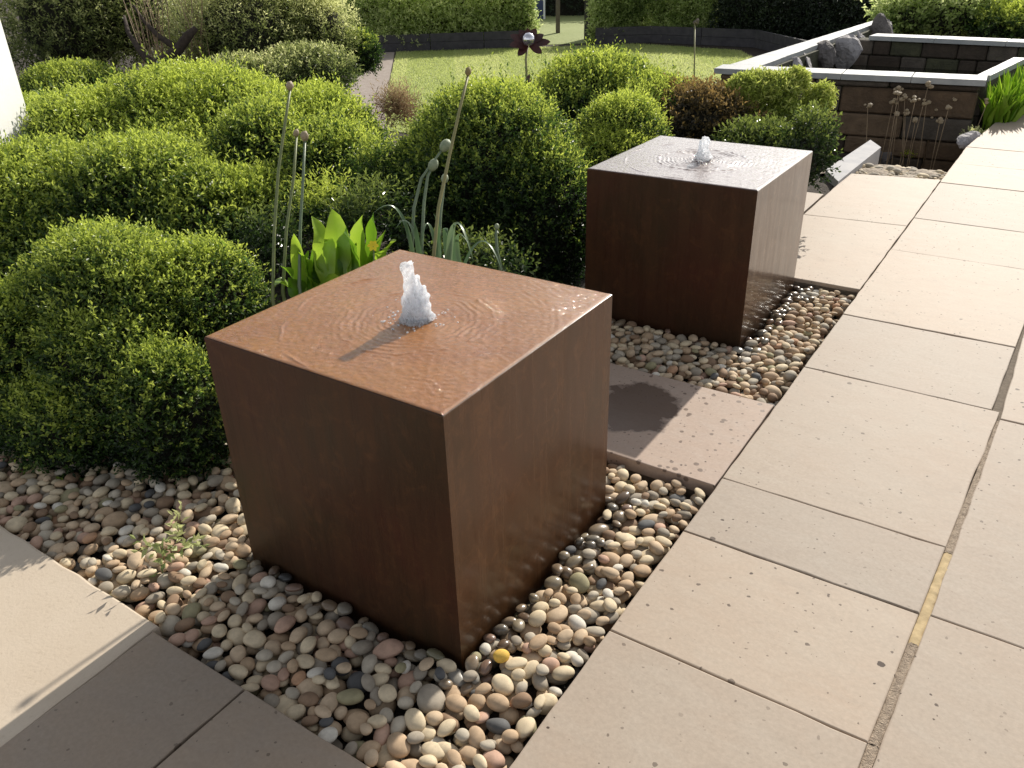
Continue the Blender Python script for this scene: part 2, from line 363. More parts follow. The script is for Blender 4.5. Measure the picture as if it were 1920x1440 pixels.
Fq += [tuple(range(k+n-1, k-1, -1)), tuple(range(k+n, k+2*n))] + [(k+i, k+(i+1) % n, k+n+(i+1) % n, k+n+i) for i in range(n)]
# orientation of far_p is clockwise; let normals be recalculated
me = mesh('patio', V, Fq, M['joint']); bm = bmesh.new(); bm.from_mesh(me); bmesh.ops.recalc_face_normals(bm, faces=bm.faces); bm.to_mesh(me); bm.free()
patio = link('patio', me); tag(patio, kind='structure')
def slab(poly, mat, z=None, th=0.045, parent=None, name='paving_slab', jit=0.0012, rnd=0.0035):
    """poly: corners counter-clockwise"""
    P = []; n = len(poly)
    for i in range(n):
        a = Vector(poly[i]); b = Vector(poly[(i+1) % n]); L = (b-a).length; k = max(2, int(L/0.07))
        d = (b-a).normalized(); nn = Vector((d.y, -d.x))
        for j in range(k):
            q = a.lerp(b, j/k)
            if j: q = q + nn*random.gauss(0, jit)
            P.append(q)
    c = sum(P, Vector((0, 0)))/len(P)
    z = random.uniform(-0.0015, 0.0015) if z is None else z
    tx = random.uniform(-0.0012, 0.0012); ty = random.uniform(-0.0012, 0.0012)
    zz = lambda q, o: z+o+tx*(q.x-c.x)+ty*(q.y-c.y)
    def inset(q, r): return q+(c-q).normalized()*r
    rings = [[(q.x, q.y, zz(q, -th)) for q in P], [(q.x, q.y, zz(q, -rnd)) for q in P],
             [(*inset(q, rnd*0.35), zz(q, -rnd*0.3)) for q in P], [(*inset(q, rnd*1.2), zz(q, 0)) for q in P]]
    V = [v for r in rings for v in r]; m_ = len(P)
    Fq = []
    for r in range(3):
        for i in range(m_):
            j = (i+1) % m_; Fq.append((r*m_+i, r*m_+j, (r+1)*m_+j, (r+1)*m_+i))
    Fq.append(tuple(range(3*m_, 4*m_)))
    return link(name, mesh(name, V, Fq, mat), parent if parent else patio)
gp = 0.0023
JX = lambda y: (0.604+0.045*y) if y < 1.91 else 0.60+0.033*y
ysA = [-2.6, -1.65, -0.75, 0.254, 0.713, 1.022, 1.912, 2.509, 3.508, 4.147, 5.05, 5.65, 6.24]
for a, b in zip(ysA[:-1], ysA[1:]):
    slab([(gp, a+gp), (JX(a+0.01)-gp*0.6, a+gp), (JX(b-0.01)-gp*0.6, b-gp), (gp, b-gp)], M['slab'])
slab([(gp, 6.246), (0.85, 6.246), (0.85, 7.2), (0.075, 7.2)], M['slab'])
slab([(0.075, 7.207), (0.85, 7.207), (0.85, 8.75), (0.62, 8.68), (0.25, 8.2), (0.115, 7.73)], M['slab'])
wj = lambda y: 0.022 if y < 1.02 else (0.010 if y < 1.85 else 0.007)
colB = [(-2.6, -1.2), (-1.2, -0.2), (-0.2, 0.722), (0.722, 1.86), (1.86, 2.75), (2.75, 3.65), (3.65, 4.6), (4.6, 5.5), (5.5, 6.24)]
for a, b in colB:
    slab([(JX(a+.01)+wj(a+.01), a+gp), (1.30-gp, a+gp), (1.30-gp, b-gp), (JX(b-.01)+(wj(b-.01) if a > 0.7 else wj(a+.01)), b-gp)], M['slab'])
for x0, x1, off in ((1.30, 2.2, 0.3), (2.2, 3.1, 0.0), (3.1, 4.1, 0.45), (4.1, 5.15, 0.2)):
    y = -3.1+off
    while y < 5.9:
        h = random.choice((0.6, 0.9, 0.9, 0.45)); y2 = min(y+h, 6.24)
        slab([(x0+gp, y+gp), (x1-gp, y+gp), (x1-gp, y2-gp), (x0+gp, y2-gp)], M['slab']); y = y2
for x0, x1 in ((0.857, 2.2), (2.2, 3.6), (3.6, 5.15)):
    slab([(x0+gp, 6.246), (x1-gp, 6.246), (x1-gp, 8.7), (x0+gp, 8.7)], M['slab'])
# slabs left of the patio edge
slab([(-0.575, 2.84), (-gp, 2.84), (-gp, 3.955), (-0.575, 3.90)], M['slab'])
slab([(-0.575, 3.907), (-gp, 3.962), (-gp, 5.12), (-0.575, 5.02)], M['slab'])
slab([(-1.12, 3.43), (-0.59, 3.43), (-0.59, 4.41), (-1.12, 4.41)], M['slab'])
slab([(-0.90, 0.968), (-gp, 0.968), (-gp, 1.553), (-0.90, 1.553)], M['slab_wet'])
slab([(-0.627, -0.97), (-gp, -0.97), (-gp, -0.357), (-0.627, -0.357)], M['slab_shade'])
slab([(-0.955, -0.97), (-0.634, -0.97), (-0.634, -0.357), (-0.972, -0.357)], M['slab_shade'])
slab([(-0.955, -1.9), (-0.4, -1.9), (-0.4, -0.977), (-0.955, -0.977)], M['slab_shade'])
slab([(-0.393, -1.9), (-gp, -1.9), (-gp, -0.977), (-0.393, -0.977)], M['slab_shade'])
# sandy mortar that fills the wide joint
def mortar(y0, y1, mat, w, nm='mortar_joint', zt=-0.0035):
    V = []; n = int((y1-y0)/0.012)+1
    for i in range(n+1):
        y = y0+(y1-y0)*i/n; x = JX(y)
        for k, f in enumerate((0.0, 0.25, 0.5, 0.75, 1.0)):
            V.append((x-0.001+f*(w if y0 < 1 else w*(1-0.55*(y-y0)/(y1-y0)))+(0.0 if k in (0, 4) else random.gauss(0, 0.001)), y, zt-(0.004 if k in (0, 4) else 0)+random.gauss(0, 0.0014)))
    Fq = [(i*5+k, i*5+k+1, (i+1)*5+k+1, (i+1)*5+k) for i in range(n) for k in range(4)]
    return link(nm, mesh(nm, V, Fq, mat, True), patio)
mortar(-0.75, 0.255, M['mortar'], 0.023, zt=-0.001); mortar(0.256, 0.60, M['mortar'], 0.023, zt=-0.001); mortar(0.601, 1.00, M['mortar_y'], 0.0235, zt=-0.001); mortar(1.003, 1.84, M['mortar'], 0.023, zt=-0.0012)
# pale stone step at the left
step = slab([(-2.9, -2.2), (-0.962, -2.2), (-0.957, -0.768), (-0.978, -0.338), (-2.9, -0.322)], M['limestone'], z=0.003, th=0.25, parent=ground, name='stone_step', jit=0.0015, rnd=0.008)
step.parent = None; tag(step, kind='structure')

# ------------------------------------------------------------------ steel cube fountains
S = 0.75
CUBES = [((-0.2698-S, 0.0), 0.6668), ((-0.2978-S, 2.0278), 0.6362)]
def lump(cx, cy, cz, r, h, seed, lean=(0, 0), nr=18, ns=16, prof=None, amp=0.22):
    rg = np.random.default_rng(seed); ph = rg.uniform(0, 6.28, 12)
    V = []; Fq = []
    for i in range(nr+1):
        t = i/nr; R_ = r*(prof(t) if prof else (1-0.55*t)); z = cz+h*t
        for j in range(ns):
            a = 6.2832*j/ns
            w = 1+amp*(math.sin(3*a+ph[0]+t*9)+math.sin(5*a+ph[1]-t*14)*0.8+math.sin(2*a+ph[2]+t*22)*0.7+math.sin(7*a+ph[3]+t*31)*0.5)*0.5
            V.append((cx+lean[0]*t+R_*w*math.cos(a), cy+lean[1]*t+R_*w*math.sin(a), z+rg.normal(0, h*0.008)))
    for i in range(nr):
        for j in range(ns):
            k = (j+1) % ns; Fq.append((i*ns+j, i*ns+k, (i+1)*ns+k, (i+1)*ns+j))
    V.append((cx+lean[0], cy+lean[1], cz+h*1.02)); k = len(V)-1
    Fq += [(nr*ns+j, nr*ns+(j+1) % ns, k) for j in range(ns)]
    V.append((cx, cy, cz)); k = len(V)-1
    Fq += [((j+1) % ns, j, k) for j in range(ns)]
    return V, Fq
def blob(cx, cy, cz, r, sub=1, sq=1.0):
    bm = bmesh.new(); bmesh.ops.create_icosphere(bm, subdivisions=sub, radius=r)
    V = [(v.co.x+cx, v.co.y+cy, v.co.z*sq+cz) for v in bm.verts]; Fq = [tuple(v.index for v in f.verts) for f in bm.faces]
    bm.free(); return V, Fq
def fountain(i, x, y, top, jc, jh, jr, label, seed):
    e = empty('cube_fountain', (x+S/2, y+S/2, -0.10), label, 'fountain', 'rusty steel cube fountains')
    b = 0.0035; z0 = -0.13; zt = top-0.002
    # body: five faces with a fine bevelled rim
    V = []
    for dz, ins in ((z0, 0), (zt-b, 0), (zt-b*0.3, b*0.3), (zt, b)):
        V += [(x+ins, y+ins, dz), (x+S-ins, y+ins, dz), (x+S-ins, y+S-ins, dz), (x+ins, y+S-ins, dz)]
    Fq = [(r*4+k, r*4+(k+1) % 4, (r+1)*4+(k+1) % 4, (r+1)*4+k) for r in range(3) for k in range(4)] + [(12, 13, 14, 15)]
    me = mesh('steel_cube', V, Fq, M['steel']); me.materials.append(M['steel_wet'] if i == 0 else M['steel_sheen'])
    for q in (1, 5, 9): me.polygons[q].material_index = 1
    link('steel_cube', me, e)
    # film of water on the top, with real ripples
    n = 300; jx, jy = jc
    g = np.linspace(0, 1, n+1); X, Y = np.meshgrid(x+b*.6+g*(S-b*1.2), y+b*.6+g*(S-b*1.2))
    R_ = np.hypot(X-jx, Y-jy); A = np.arctan2(Y-jy, X-jx)
    wob = 0.004*np.sin(3*A+seed)+0.0035*np.sin(7*A+1.3)+0.003*np.sin(13*A)+0.0015*np.sin(29*A+R_*60)
    rs_ = 1.0 if i == 0 else 1.8
    Z = rs_*0.0016*np.sin((R_+wob*0.7)*420)*np.exp(-R_/0.075)*(0.65+0.35*np.sin(6*A+1))
    Z += rs_*0.0006*np.sin((R_+wob*.8)*330+1.0)*np.exp(-((R_-0.15)/0.06)**2)*(0.6+0.4*np.sin(5*A+2))
    Z += rs_*0.0016*np.exp(-((R_+wob*1.0-0.195)/0.0045)**2)*(0.45+0.55*np.sin(9*A)*np.sin(23*A+2))
    Z += 0.0022*np.exp(-((R_+wob*0.9-0.34)/0.004)**2)*(0.5+0.5*np.sin(11*A+seed))*(np.cos(A-3.6) > 0.3)
    Z += 0.00016*np.sin((R_+wob*1.2)*330+3*np.sin(4*A))*(R_ > 0.12)*(0.5+0.5*np.sin(X*23+Y*17))
    rg = np.random.default_rng(seed)
    for q in range(34):
        k = rg.uniform(90, 420); th = rg.uniform(0, 6.28); Z += 0.00010*(60/k)**0.5*np.sin(k*(X*math.cos(th)+Y*math.sin(th))+rg.uniform(0, 6.28))
    Z += 0.0040*np.exp(-(R_/0.035)**2)
    ed = np.minimum.reduce([X-x, x+S-X, Y-y, y+S-Y]); Z *= np.clip((ed-b*0.6)/0.012, 0, 1); Z += 0.0022*np.clip((ed-b*.6)/0.006, 0, 1)**0.5-0.0008
    V = np.stack([X, Y, Z+zt+0.0012], -1).reshape(-1, 3)
    idx = np.arange((n+1)*(n+1)).reshape(n+1, n+1)
    T = np.stack([idx[:-1, :-1], idx[:-1, 1:], idx[1:, 1:], idx[1:, :-1]], -1).reshape(-1, 4)
    me = np_mesh('water_film', V, T, M['film'] if i == 0 else M['film2'], k=4, smooth=True)
    link('water_film', me, e)
    parts = []
    if i == 0:
        rx, ry = RT.x, RT.y
        parts.append(lump(jx, jy, top-0.001, jr*1.0, jh*0.99, 3, (-0.010*rx, -0.010*ry), prof=lambda t: 1.15-0.62*t+0.10*math.sin(t*7), amp=0.2, nr=30, ns=20))
        parts.append(lump(jx+0.018*rx, jy+0.018*ry, top-0.001, jr*0.95, jh*0.60, 9, (0.006*rx, 0.006*ry), prof=lambda t: 1.15-0.85*t, amp=0.34, nr=22, ns=18))
        parts.append(lump(jx+0.008, jy+0.004, top-0.001, jr*0.9, jh*0.78, 29, (0.0, 0.0), prof=lambda t: 1.15-0.8*t, amp=0.34, nr=22, ns=18))
        parts.append(lump(jx-0.010*rx, jy-0.010*ry, top-0.001, jr*0.85, jh*0.45, 19, (0.002, 0), prof=lambda t: 1.2-0.8*t, amp=0.34))
        for q in range(14):
            a = q*0.449; parts.append(lump(jx+0.034*math.cos(a), jy+0.034*math.sin(a), top-0.001, 0.012, 0.012, 60+q, amp=0.4, nr=5, ns=9))
    else:
        parts.append(lump(jx, jy, top-0.001, jr, jh*0.95, 5, (0.003, 0), prof=lambda t: 1.4-0.95*t+0.15*math.sin(t*9)))
        parts.append(lump(jx-0.012, jy, top-0.001, jr*0.6, jh*0.8, 8, (-0.004, 0), prof=lambda t: 1.2-0.8*t))
    rg = np.random.default_rng(seed+50)
    jet = link('water_jet', mesh('water_jet', *join_vf(parts), M['jet'], True), e)
    tag(jet, 'white frothy water jet')
    sp = []
    for q in range(120 if i == 0 else 80):
        a = rg.uniform(0, 6.28); rr = abs(rg.normal(0, 0.05))+0.02; zz = top+rg.uniform(0.0, 0.004)
        if q % 4 == 0: zz = top+rg.uniform(0.01, jh*1.02); rr = rg.uniform(0.0, 0.03)*(1.3-(zz-top)/jh)
        sp.append(blob(jx+rr*math.cos(a), jy+rr*math.sin(a), zz, rg.uniform(0.0010, 0.0030)*(1.3 if q % 4 else 1.0), 1, 0.7))
    o = link('splash_drops', mesh('splash_drops', *join_vf(sp), M['jet'], True), jet, world=False); o['kind'] = 'stuff'
    return e
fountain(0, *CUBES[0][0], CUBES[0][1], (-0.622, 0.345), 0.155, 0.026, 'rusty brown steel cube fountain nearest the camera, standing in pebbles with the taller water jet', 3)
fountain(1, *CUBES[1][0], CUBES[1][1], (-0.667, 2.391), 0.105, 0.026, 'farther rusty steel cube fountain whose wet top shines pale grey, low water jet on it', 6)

# ------------------------------------------------------------------ pebbles: dropped one by one into the beds
bedm = link('gravel_bed', mesh('gravel_bed', *join_vf([box_vf(-3.2, 0.0, -0.36, 0.97, -0.5, -0.080), box_vf(-1.6, 0.0, 1.55, 2.84, -0.5, -0.080)]), M['bed'])); tag(bedm, kind='structure')
PC = {
 'cream': (0.58, 0.48, 0.33), 'tan': (0.43, 0.31, 0.20), 'buff': (0.51, 0.39, 0.265), 'grey': (0.30, 0.26, 0.205), 'light grey': (0.43, 0.38, 0.30),
 'brown': (0.25, 0.165, 0.105), 'pinkish': (0.46, 0.30, 0.22), 'dark grey': (0.10, 0.10, 0.10), 'white': (0.62, 0.58, 0.50), 'orange': (0.42, 0.25, 0.15), 'olive': (0.30, 0.27, 0.16)}
PW = {'cream': .22, 'tan': .17, 'buff': .19, 'grey': .09, 'light grey': .10, 'brown': .08, 'pinkish': .06, 'dark grey': .015, 'white': .045, 'orange': .01, 'olive': .03}
def peb_mat(name, c, wet):
    s = N(name); o = s.pos(); 
    n1 = s.noise(s.scale(o, (1, 1, 2)), 40, 4); n2 = s.noise(o, 260, 4, 0.8)
    k = 0.42 if wet else 1.0
    k *= 1.22; a = tuple(v*k for v in c); b = tuple(v*k*0.72 for v in c)
    cc = s.mix(s.ramp(n1, [(0.35, 0.0), (0.7, 1.0)]), a, b); cc = s.mix(s.ramp(n2, [(0.55, 0), (0.75, 0.35)]), cc, tuple(v*k*0.45 for v in c))
    s.set(Base_Color=cc, Roughness=0.3 if wet else 0.8, Specular_IOR_Level=0.35)
    if wet: s.set(Coat_Weight=0.5, Coat_Roughness=0.12)
    s.bump(n2, 0.12, 0.002); return s.m
PM = [peb_mat('pebble_'+k.replace(' ', '_'), v, False) for k, v in PC.items()] + [peb_mat('wet_pebble_'+k.replace(' ', '_'), v, True) for k, v in PC.items()]
PN = list(PC); PP = np.array([PW[k] for k in PN]); PP /= PP.sum()
PM.append(peb_mat('pebble_yellow', (0.62, 0.40, 0.08), False))
G = 0.006; gx0, gy0 = -2.75, -0.36; NX = int(2.75/G); NY = int((2.84+0.36)/G)
gx = gx0+(np.arange(NX)+0.5)*G; gy = gy0+(np.arange(NY)+0.5)*G
GX, GY = np.meshgrid(gx, gy, indexing='ij')
free = ((GY > -0.352) & (GY < 0.962)) | ((GY > 1.56) & (GY < 2.83) & (GX > -1.5))
free &= ~((GX < -0.95) & (GY < -0.330))
free &= GX < -0.004
for (bx, by), _ in CUBES: free &= ~((GX > bx-0.004) & (GX < bx+S+0.004) & (GY > by-0.004) & (GY < by+S+0.004))
H = np.full((NX, NY), -0.080); 
ci, cj = np.nonzero(free & ~((GX < -1.75) & (GY > 0.55)) & ~((GX < -1.05) & (GY > 1.5)))
PEB = []
CUR = np.array(CAM)
for k in range(9500):
    big = RNG.random() < 0.10
    a = (RNG.uniform(0.031, 0.040) if big else RNG.uniform(0.0165, 0.0305)); b = a*RNG.uniform(0.62, 0.95); c = b*RNG.uniform(0.5, 0.85)
    yaw = RNG.uniform(0, 3.1416); co, si = math.cos(yaw), math.sin(yaw)
    best = None; rI = int(a/G)+1
    for tr in range(5):
        q = RNG.integers(len(ci)); i, j = ci[q], cj[q]
        i0, i1, j0, j1 = i-rI, i+rI+1, j-rI, j+rI+1
        if i0 < 0 or j0 < 0 or i1 > NX or j1 > NY: continue
        dx = GX[i0:i1, j0:j1]-gx[i]; dy = GY[i0:i1, j0:j1]-gy[j]
        u = (dx*co+dy*si)/a; v = (-dx*si+dy*co)/b; r2 = u*u+v*v; mk = r2 < 1
        if (mk & ~free[i0:i1, j0:j1]).sum() > 0: continue
        prof = c*np.sqrt(np.clip(1-r2, 0, 1)); h = H[i0:i1, j0:j1]
        zc = (h+prof)[mk].max()-c*0.30
        if best is None or zc < best[0]: best = (zc, i, j, prof, mk)
    if best is None: continue
    zc, i, j, prof, mk = best
    dist = 0.0
    if zc+c > -0.012+RNG.uniform(-0.008, 0.006): continue
    sl_ = np.s_[i-rI:i+rI+1, j-rI:j+rI+1]
    H[sl_] = np.where(mk, np.maximum(H[sl_], zc+prof), H[sl_])
    PEB.append([gx[i], gy[j], zc, a, b, c, yaw, i, j])
print('pebbles', len(PEB))
def ico(sub):
    bm = bmesh.new(); bmesh.ops.create_icosphere(bm, subdivisions=sub, radius=1.0)
    V = np.array([v.co[:] for v in bm.verts]); T = np.array([[v.index for v in f.verts] for f in bm.faces]); bm.free(); return V, T
I3, T3 = ico(3); I2, T2 = ico(2)
def shape(I, seed):
    rg = np.random.default_rng(seed); w = np.zeros(len(I))
    for q in range(4):
        d = rg.normal(size=3); d /= np.linalg.norm(d); w += rg.uniform(-.09, .09)*np.sin(I@d*rg.uniform(1.5, 3.2)+rg.uniform(0, 6))
    V = I*(1+w)[:, None]; V[:, 2] = np.sign(V[:, 2])*np.abs(V[:, 2])**0.92
    return V
SH3 = [shape(I3, 100+k) for k in range(8)]; SH2 = [shape(I2, 100+k) for k in range(8)]
fw = np.array(_f); rt = np.array(RT); upv = np.array(UP)
def wetness(x, y):
    w = 0.0
    for (bx, by), _ in CUBES:
        ddx = max(bx-x, 0, x-(bx+S)); ddy = max(by-y, 0, y-(by+S)); d = math.hypot(ddx, ddy)
        lim = 0.06 if x > bx+S else 0.035
        w = max(w, 1-d/(lim*2))
    return w
vis = []
for n_, (x, y, z, a, b, c, yaw, i, j) in enumerate(PEB):
    d = np.array([x, y, z])-CUR; dep = d@fw; px = 960+F_PX*(d@rt)/dep; py = 720-F_PX*(d@upv)/dep
    top = H[i, j] < z+c*1.06
    inv = (0 < px < 1920) and (0 < py < 1440)
    # hidden behind the near cube?
    hid = False
    for (bx, by), tp in CUBES:
        for t in np.linspace(0.3, 0.98, 60):
            q = CUR+d*t
            if bx < q[0] < bx+S and by < q[1] < by+S and q[2] < tp: hid = True; break
    hid |= (px < 430 and py < 880)
    vis.append((a*b)**0.5/dep if (top and inv and not hid) else 0)
order = np.argsort(-np.array(vis)); single = set(order[:300].tolist())
MESH = {}
PG = 'loose pebbles in the gravel beds'
stV, stT, stM = [], [], []; off = 0
for n_, (x, y, z, a, b, c, yaw, i, j) in enumerate(PEB):
    dry = random.random() > wetness(x, y)*1.15
    ci_ = int(RNG.choice(len(PN), p=PP)); mi = ci_+(0 if dry else len(PN)); tl = [random.gauss(0, 0.13), random.gauss(0, 0.13)]
    var = n_ % 8
    if n_ in single:
        key = (var, mi)
        if key not in MESH:
            MESH[key] = np_mesh('pebble', SH3[var], T3, PM[mi], smooth=True)
        o = link('pebble', MESH[key]); o.location = (x, y, z); o.scale = (a, b, c); o.rotation_euler = (tl[0], tl[1], yaw)
        if y > 1.5: where = 'around the far steel cube'
        elif x > -0.27 and y > 0.45: where = 'right of the near cube, by the splashed slab'
        elif x > -0.27 and y > -0.02: where = 'right of the near cube, near its front corner'
        elif x > -0.30 and x > -0.13: where = 'in the sunlit foreground against the patio edge'
        elif x > -0.30: where = 'in the sunlit foreground below the near cube corner'
        elif x > -0.62: where = 'in the shade just left of the near cube corner'
        elif x > -1.03: where = 'in the shade between near cube and corner slabs'
        else: where = 'beside the pale stone step left of the near cube'
        rz = 'large' if a > 0.0305 else 'small' if a < 0.0225 else 'medium'
        ft = 'long' if b/a < 0.70 else 'round' if b/a > 0.86 else 'oval'
        tag(o, rz+' '+ft+(' wet ' if not dry else ' ')+PN[ci_]+' pebble '+where, 'pebble', PG)
    else:
        Vb, Tb = (SH3[var], T3) if (vis[n_] > 0 and y < 0.5 and x > -1.1) else (SH2[var], T2)
        Vv = Vb*np.array([a, b, c]); cx_, sx_ = math.cos(tl[0]), math.sin(tl[0])
        Vv = Vv@np.array([[1, 0, 0], [0, cx_, sx_], [0, -sx_, cx_]])
        cc, ss = math.cos(yaw), math.sin(yaw); Vv = Vv@np.array([[cc, ss, 0], [-ss, cc, 0], [0, 0, 1]])
        stV.append(Vv+np.array([x, y, z])); stT.append(Tb+off); stM.append(np.full(len(Tb), mi)); off += len(Vb)
o = link('pebble_gravel', np_mesh('pebble_gravel', np.concatenate(stV), np.concatenate(stT), None, smooth=True, midx=np.concatenate(stM), mats=PM))
tag(o, 'mixed rounded pebbles filling the beds around both steel cubes', 'gravel', kind='stuff')
def own_pebble(px, py, a, b, c, yaw, mi, label):
    p = on_z(px, py, -0.02); ii = int((p.x-gx0)/G); jj = int((p.y-gy0)/G)
    z = H[max(0, min(NX-1, ii)), max(0, min(NY-1, jj))]
    o = link('pebble', np_mesh('pebble', SH3[3], T3, PM[mi], smooth=True)); o.location = (p.x, p.y, z+c*0.35); o.scale = (a, b, c); o.rotation_euler = (0.15, 0.1, yaw)
    tag(o, label, 'pebble', PG)
own_pebble(938, 1236, 0.022, 0.017, 0.014, 0.9, len(PM)-1, 'bright yellow pebble beside the near cube, right of its front corner')
own_pebble(1012, 1187, 0.031, 0.020, 0.014, 0.2, PN.index('light grey'), 'long smooth light grey pebble right of the near cube front corner')
own_pebble(833, 1395, 0.033, 0.023, 0.017, 0.3, PN.index('cream'), 'large cream oval pebble at the very bottom of the foreground gravel')

# ------------------------------------------------------------------ foliage
def norm(v): return v/np.maximum(np.linalg.norm(v, axis=-1, keepdims=True), 1e-9)
def leaf_quads(B, Dv, Nn, L, Wd, tint, fold=0.18, droop=0.15):
    """each leaf: two triangles folded along its midrib"""
    Sd = norm(np.cross(Dv, Nn)); Nn = np.cross(Sd, Dv)
    L = L[:, None]; Wd = Wd[:, None]
    v0 = B; v1 = B+Dv*L*0.48+Sd*Wd*0.5+Nn*Wd*fold; v2 = B+Dv*L-Nn*L*droop; v3 = B+Dv*L*0.48-Sd*Wd*0.5+Nn*Wd*fold
    n = len(B); V = np.stack([v0, v1, v2, v3], 1).reshape(-1, 3)
    k = np.arange(n)[:, None]*4
    T = np.concatenate([k+np.array([0, 1, 2]), k+np.array([0, 2, 3])], 1).reshape(-1, 3)
    return V, T, np.repeat(tint, 4)
def sprigs(P, Nrm, nl, size, mat, name, up=0.5, asp=0.5, spread=0.45, ttop=0.35, tbase=0.30, step=0.45, parent=None, tz=None, stiff=0.5, rg=RNG):
    n = len(P)
    ax = norm(Nrm*0.55+np.array([0, 0, up])+rg.normal(0, spread, (n, 3)))
    ref = norm(rg.normal(size=(n, 3))); s1 = norm(np.cross(ax, ref)); s2 = np.cross(ax, s1)
    sz = size*rg.uniform(0.75, 1.25, n); tb = tbase+rg.normal(0, 0.20, n)
    if tz is not None: tb = tb+tz
    Bs, Ds, Ns, Ls, Ws, Ts = [], [], [], [], [], []
    for j in range(nl):
        ph = j*2.4+rg.uniform(0, 1, n); t = j/max(1, nl-1)
        rd = s1*np.cos(ph)[:, None]+s2*np.sin(ph)[:, None]
        d = norm(rd*(1-0.45*t)+ax*(stiff+0.5*t)+rg.normal(0, 0.12, (n, 3)))
        Bs.append(P+ax*(sz*step*j)[:, None]); Ds.append(d)
        Ns.append(norm(ax-d*(ax*d).sum(-1, keepdims=True)+rg.normal(0, 0.15, (n, 3))))
        l = sz*rg.uniform(0.75, 1.15, n)*(1-0.25*t); Ls.append(l); Ws.append(l*asp)
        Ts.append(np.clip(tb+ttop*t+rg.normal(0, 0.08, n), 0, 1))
    V, T, t_ = leaf_quads(np.concatenate(Bs), np.concatenate(Ds), np.concatenate(Ns), np.concatenate(Ls), np.concatenate(Ws), np.concatenate(Ts))
    o = link(name, np_mesh(name, V, T, mat, tint=t_), parent)
    return o
def vnoise(P, k, seed):
    rg = np.random.default_rng(seed); w = np.zeros(len(P))
    for q in range(6):
        d = rg.normal(size=3)*k; w += np.sin(P@d+rg.uniform(0, 6.28))
    return w/6*1.6
def lobe_points(lobes, n, seed, shell=0.22, bump=0.07, kn=9, face=None):
    """points through the outer shell of a union of ellipsoids"""
    rg = np.random.default_rng(seed)
    ar = np.array([l[3]*l[4]+l[4]*l[5]+l[3]*l[5] for l in lobes]); ar = ar/ar.sum()
    P, Nn, Dp = [], [], []
    for (cx, cy, cz, rx, ry, rz), w in zip(lobes, ar):
        m_ = int(n*w*1.6); d = norm(rg.normal(size=(m_, 3))); d[:, 2] = np.where(d[:, 2] < -0.75, -d[:, 2], d[:, 2])
        R_ = np.array([rx, ry, rz]); base = np.array([cx, cy, cz])+d*R_
        ns = vnoise(base, kn, seed+5); dp = rg.random(m_)**1.6*shell-0.05*(rg.random(m_) < 0.15)*rg.random(m_)
        P.append(np.array([cx, cy, cz])+d*R_*((1+bump*ns-dp)[:, None])); Nn.append(norm(d/R_)); Dp.append(dp/max(shell, 1e-6))
    P = np.concatenate(P); Nn = np.concatenate(Nn); Dp = np.concatenate(Dp)
    keep = np.ones(len(P), bool)
    for cx, cy, cz, rx, ry, rz in lobes:
        q = (P-np.array([cx, cy, cz]))/np.array([rx, ry, rz]); keep &= (q*q).sum(1) > (1-shell-bump)**2*0.97
    g_ = np.array([gz(a, b) for a, b in P[:, :2]]); keep &= P[:, 2] > g_-0.01
    if face is not None:        # drop most of what faces away from the photograph's side
        v = norm(np.array(CAM)-P); keep &= ((Nn*v).sum(1) > face) | (rg.random(len(P)) < 0.25)
    idx = np.nonzero(keep)[0]; rg.shuffle(idx); idx = idx[:n]
    return P[idx], Nn[idx], Dp[idx]
def core_mesh(lobes, k=0.80):
    V, Tq, off = [], [], 0
    for cx, cy, cz, rx, ry, rz in lobes:
        v = SH3[int(abs(cx*10)) % 8]*np.array([rx, ry, rz])*k+np.array([cx, cy, cz]); V.append(v); Tq.append(T3+off); off += len(v)
    return np.concatenate(V), np.concatenate(Tq)
def shrub(name, lobes, n, nl, size, mat, label, cat='shrub', group=None, seed=1, shell=0.22, bump=0.07, kn=9, asp=0.5, tbase=0.25, ttop=0.4, up=0.5, spread=0.45, face=-0.35, core=0.80, sun_tint=0.42, step=0.45, stems=5, stiff=0.5):
    cx = sum(l[0] for l in lobes)/len(lobes); cy = sum(l[1] for l in lobes)/len(lobes)
    e = empty(name, (cx, cy, gz(cx, cy)), label, cat, group)
    P, Nn, Dp = lobe_points(lobes, n, seed, shell, bump, kn, face)
    tz = sun_tint*(np.clip(Nn[:, 2], -0.2, 1)-0.3)*1.3-0.3*Dp+0.14*vnoise(P, 7, seed+9)  # young tops lighter; sun on tops and shade below and inside painted in too
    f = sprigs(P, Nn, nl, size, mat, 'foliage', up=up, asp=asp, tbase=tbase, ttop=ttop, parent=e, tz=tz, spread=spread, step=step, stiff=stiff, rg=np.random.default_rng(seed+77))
    f['kind'] = 'stuff'
    if n > 3000:
        rs = np.random.default_rng(seed+300); k = rs.choice(len(P), min(len(P), n//28), replace=False); k = k[Nn[k, 2] > -0.1]
        o = sprigs(P[k], Nn[k], 9, size*1.05, mat, 'stray_shoots', up=0.9, asp=asp*0.85, tbase=tbase+0.15, ttop=0.4, parent=e, spread=0.35, step=0.62, stiff=0.6, rg=rs); o['kind'] = 'stuff'
    if core:
        v, t = core_mesh(lobes, core); link('inner_twigs', np_mesh('inner_twigs', v, t, M['core'], smooth=True), e)
    return e
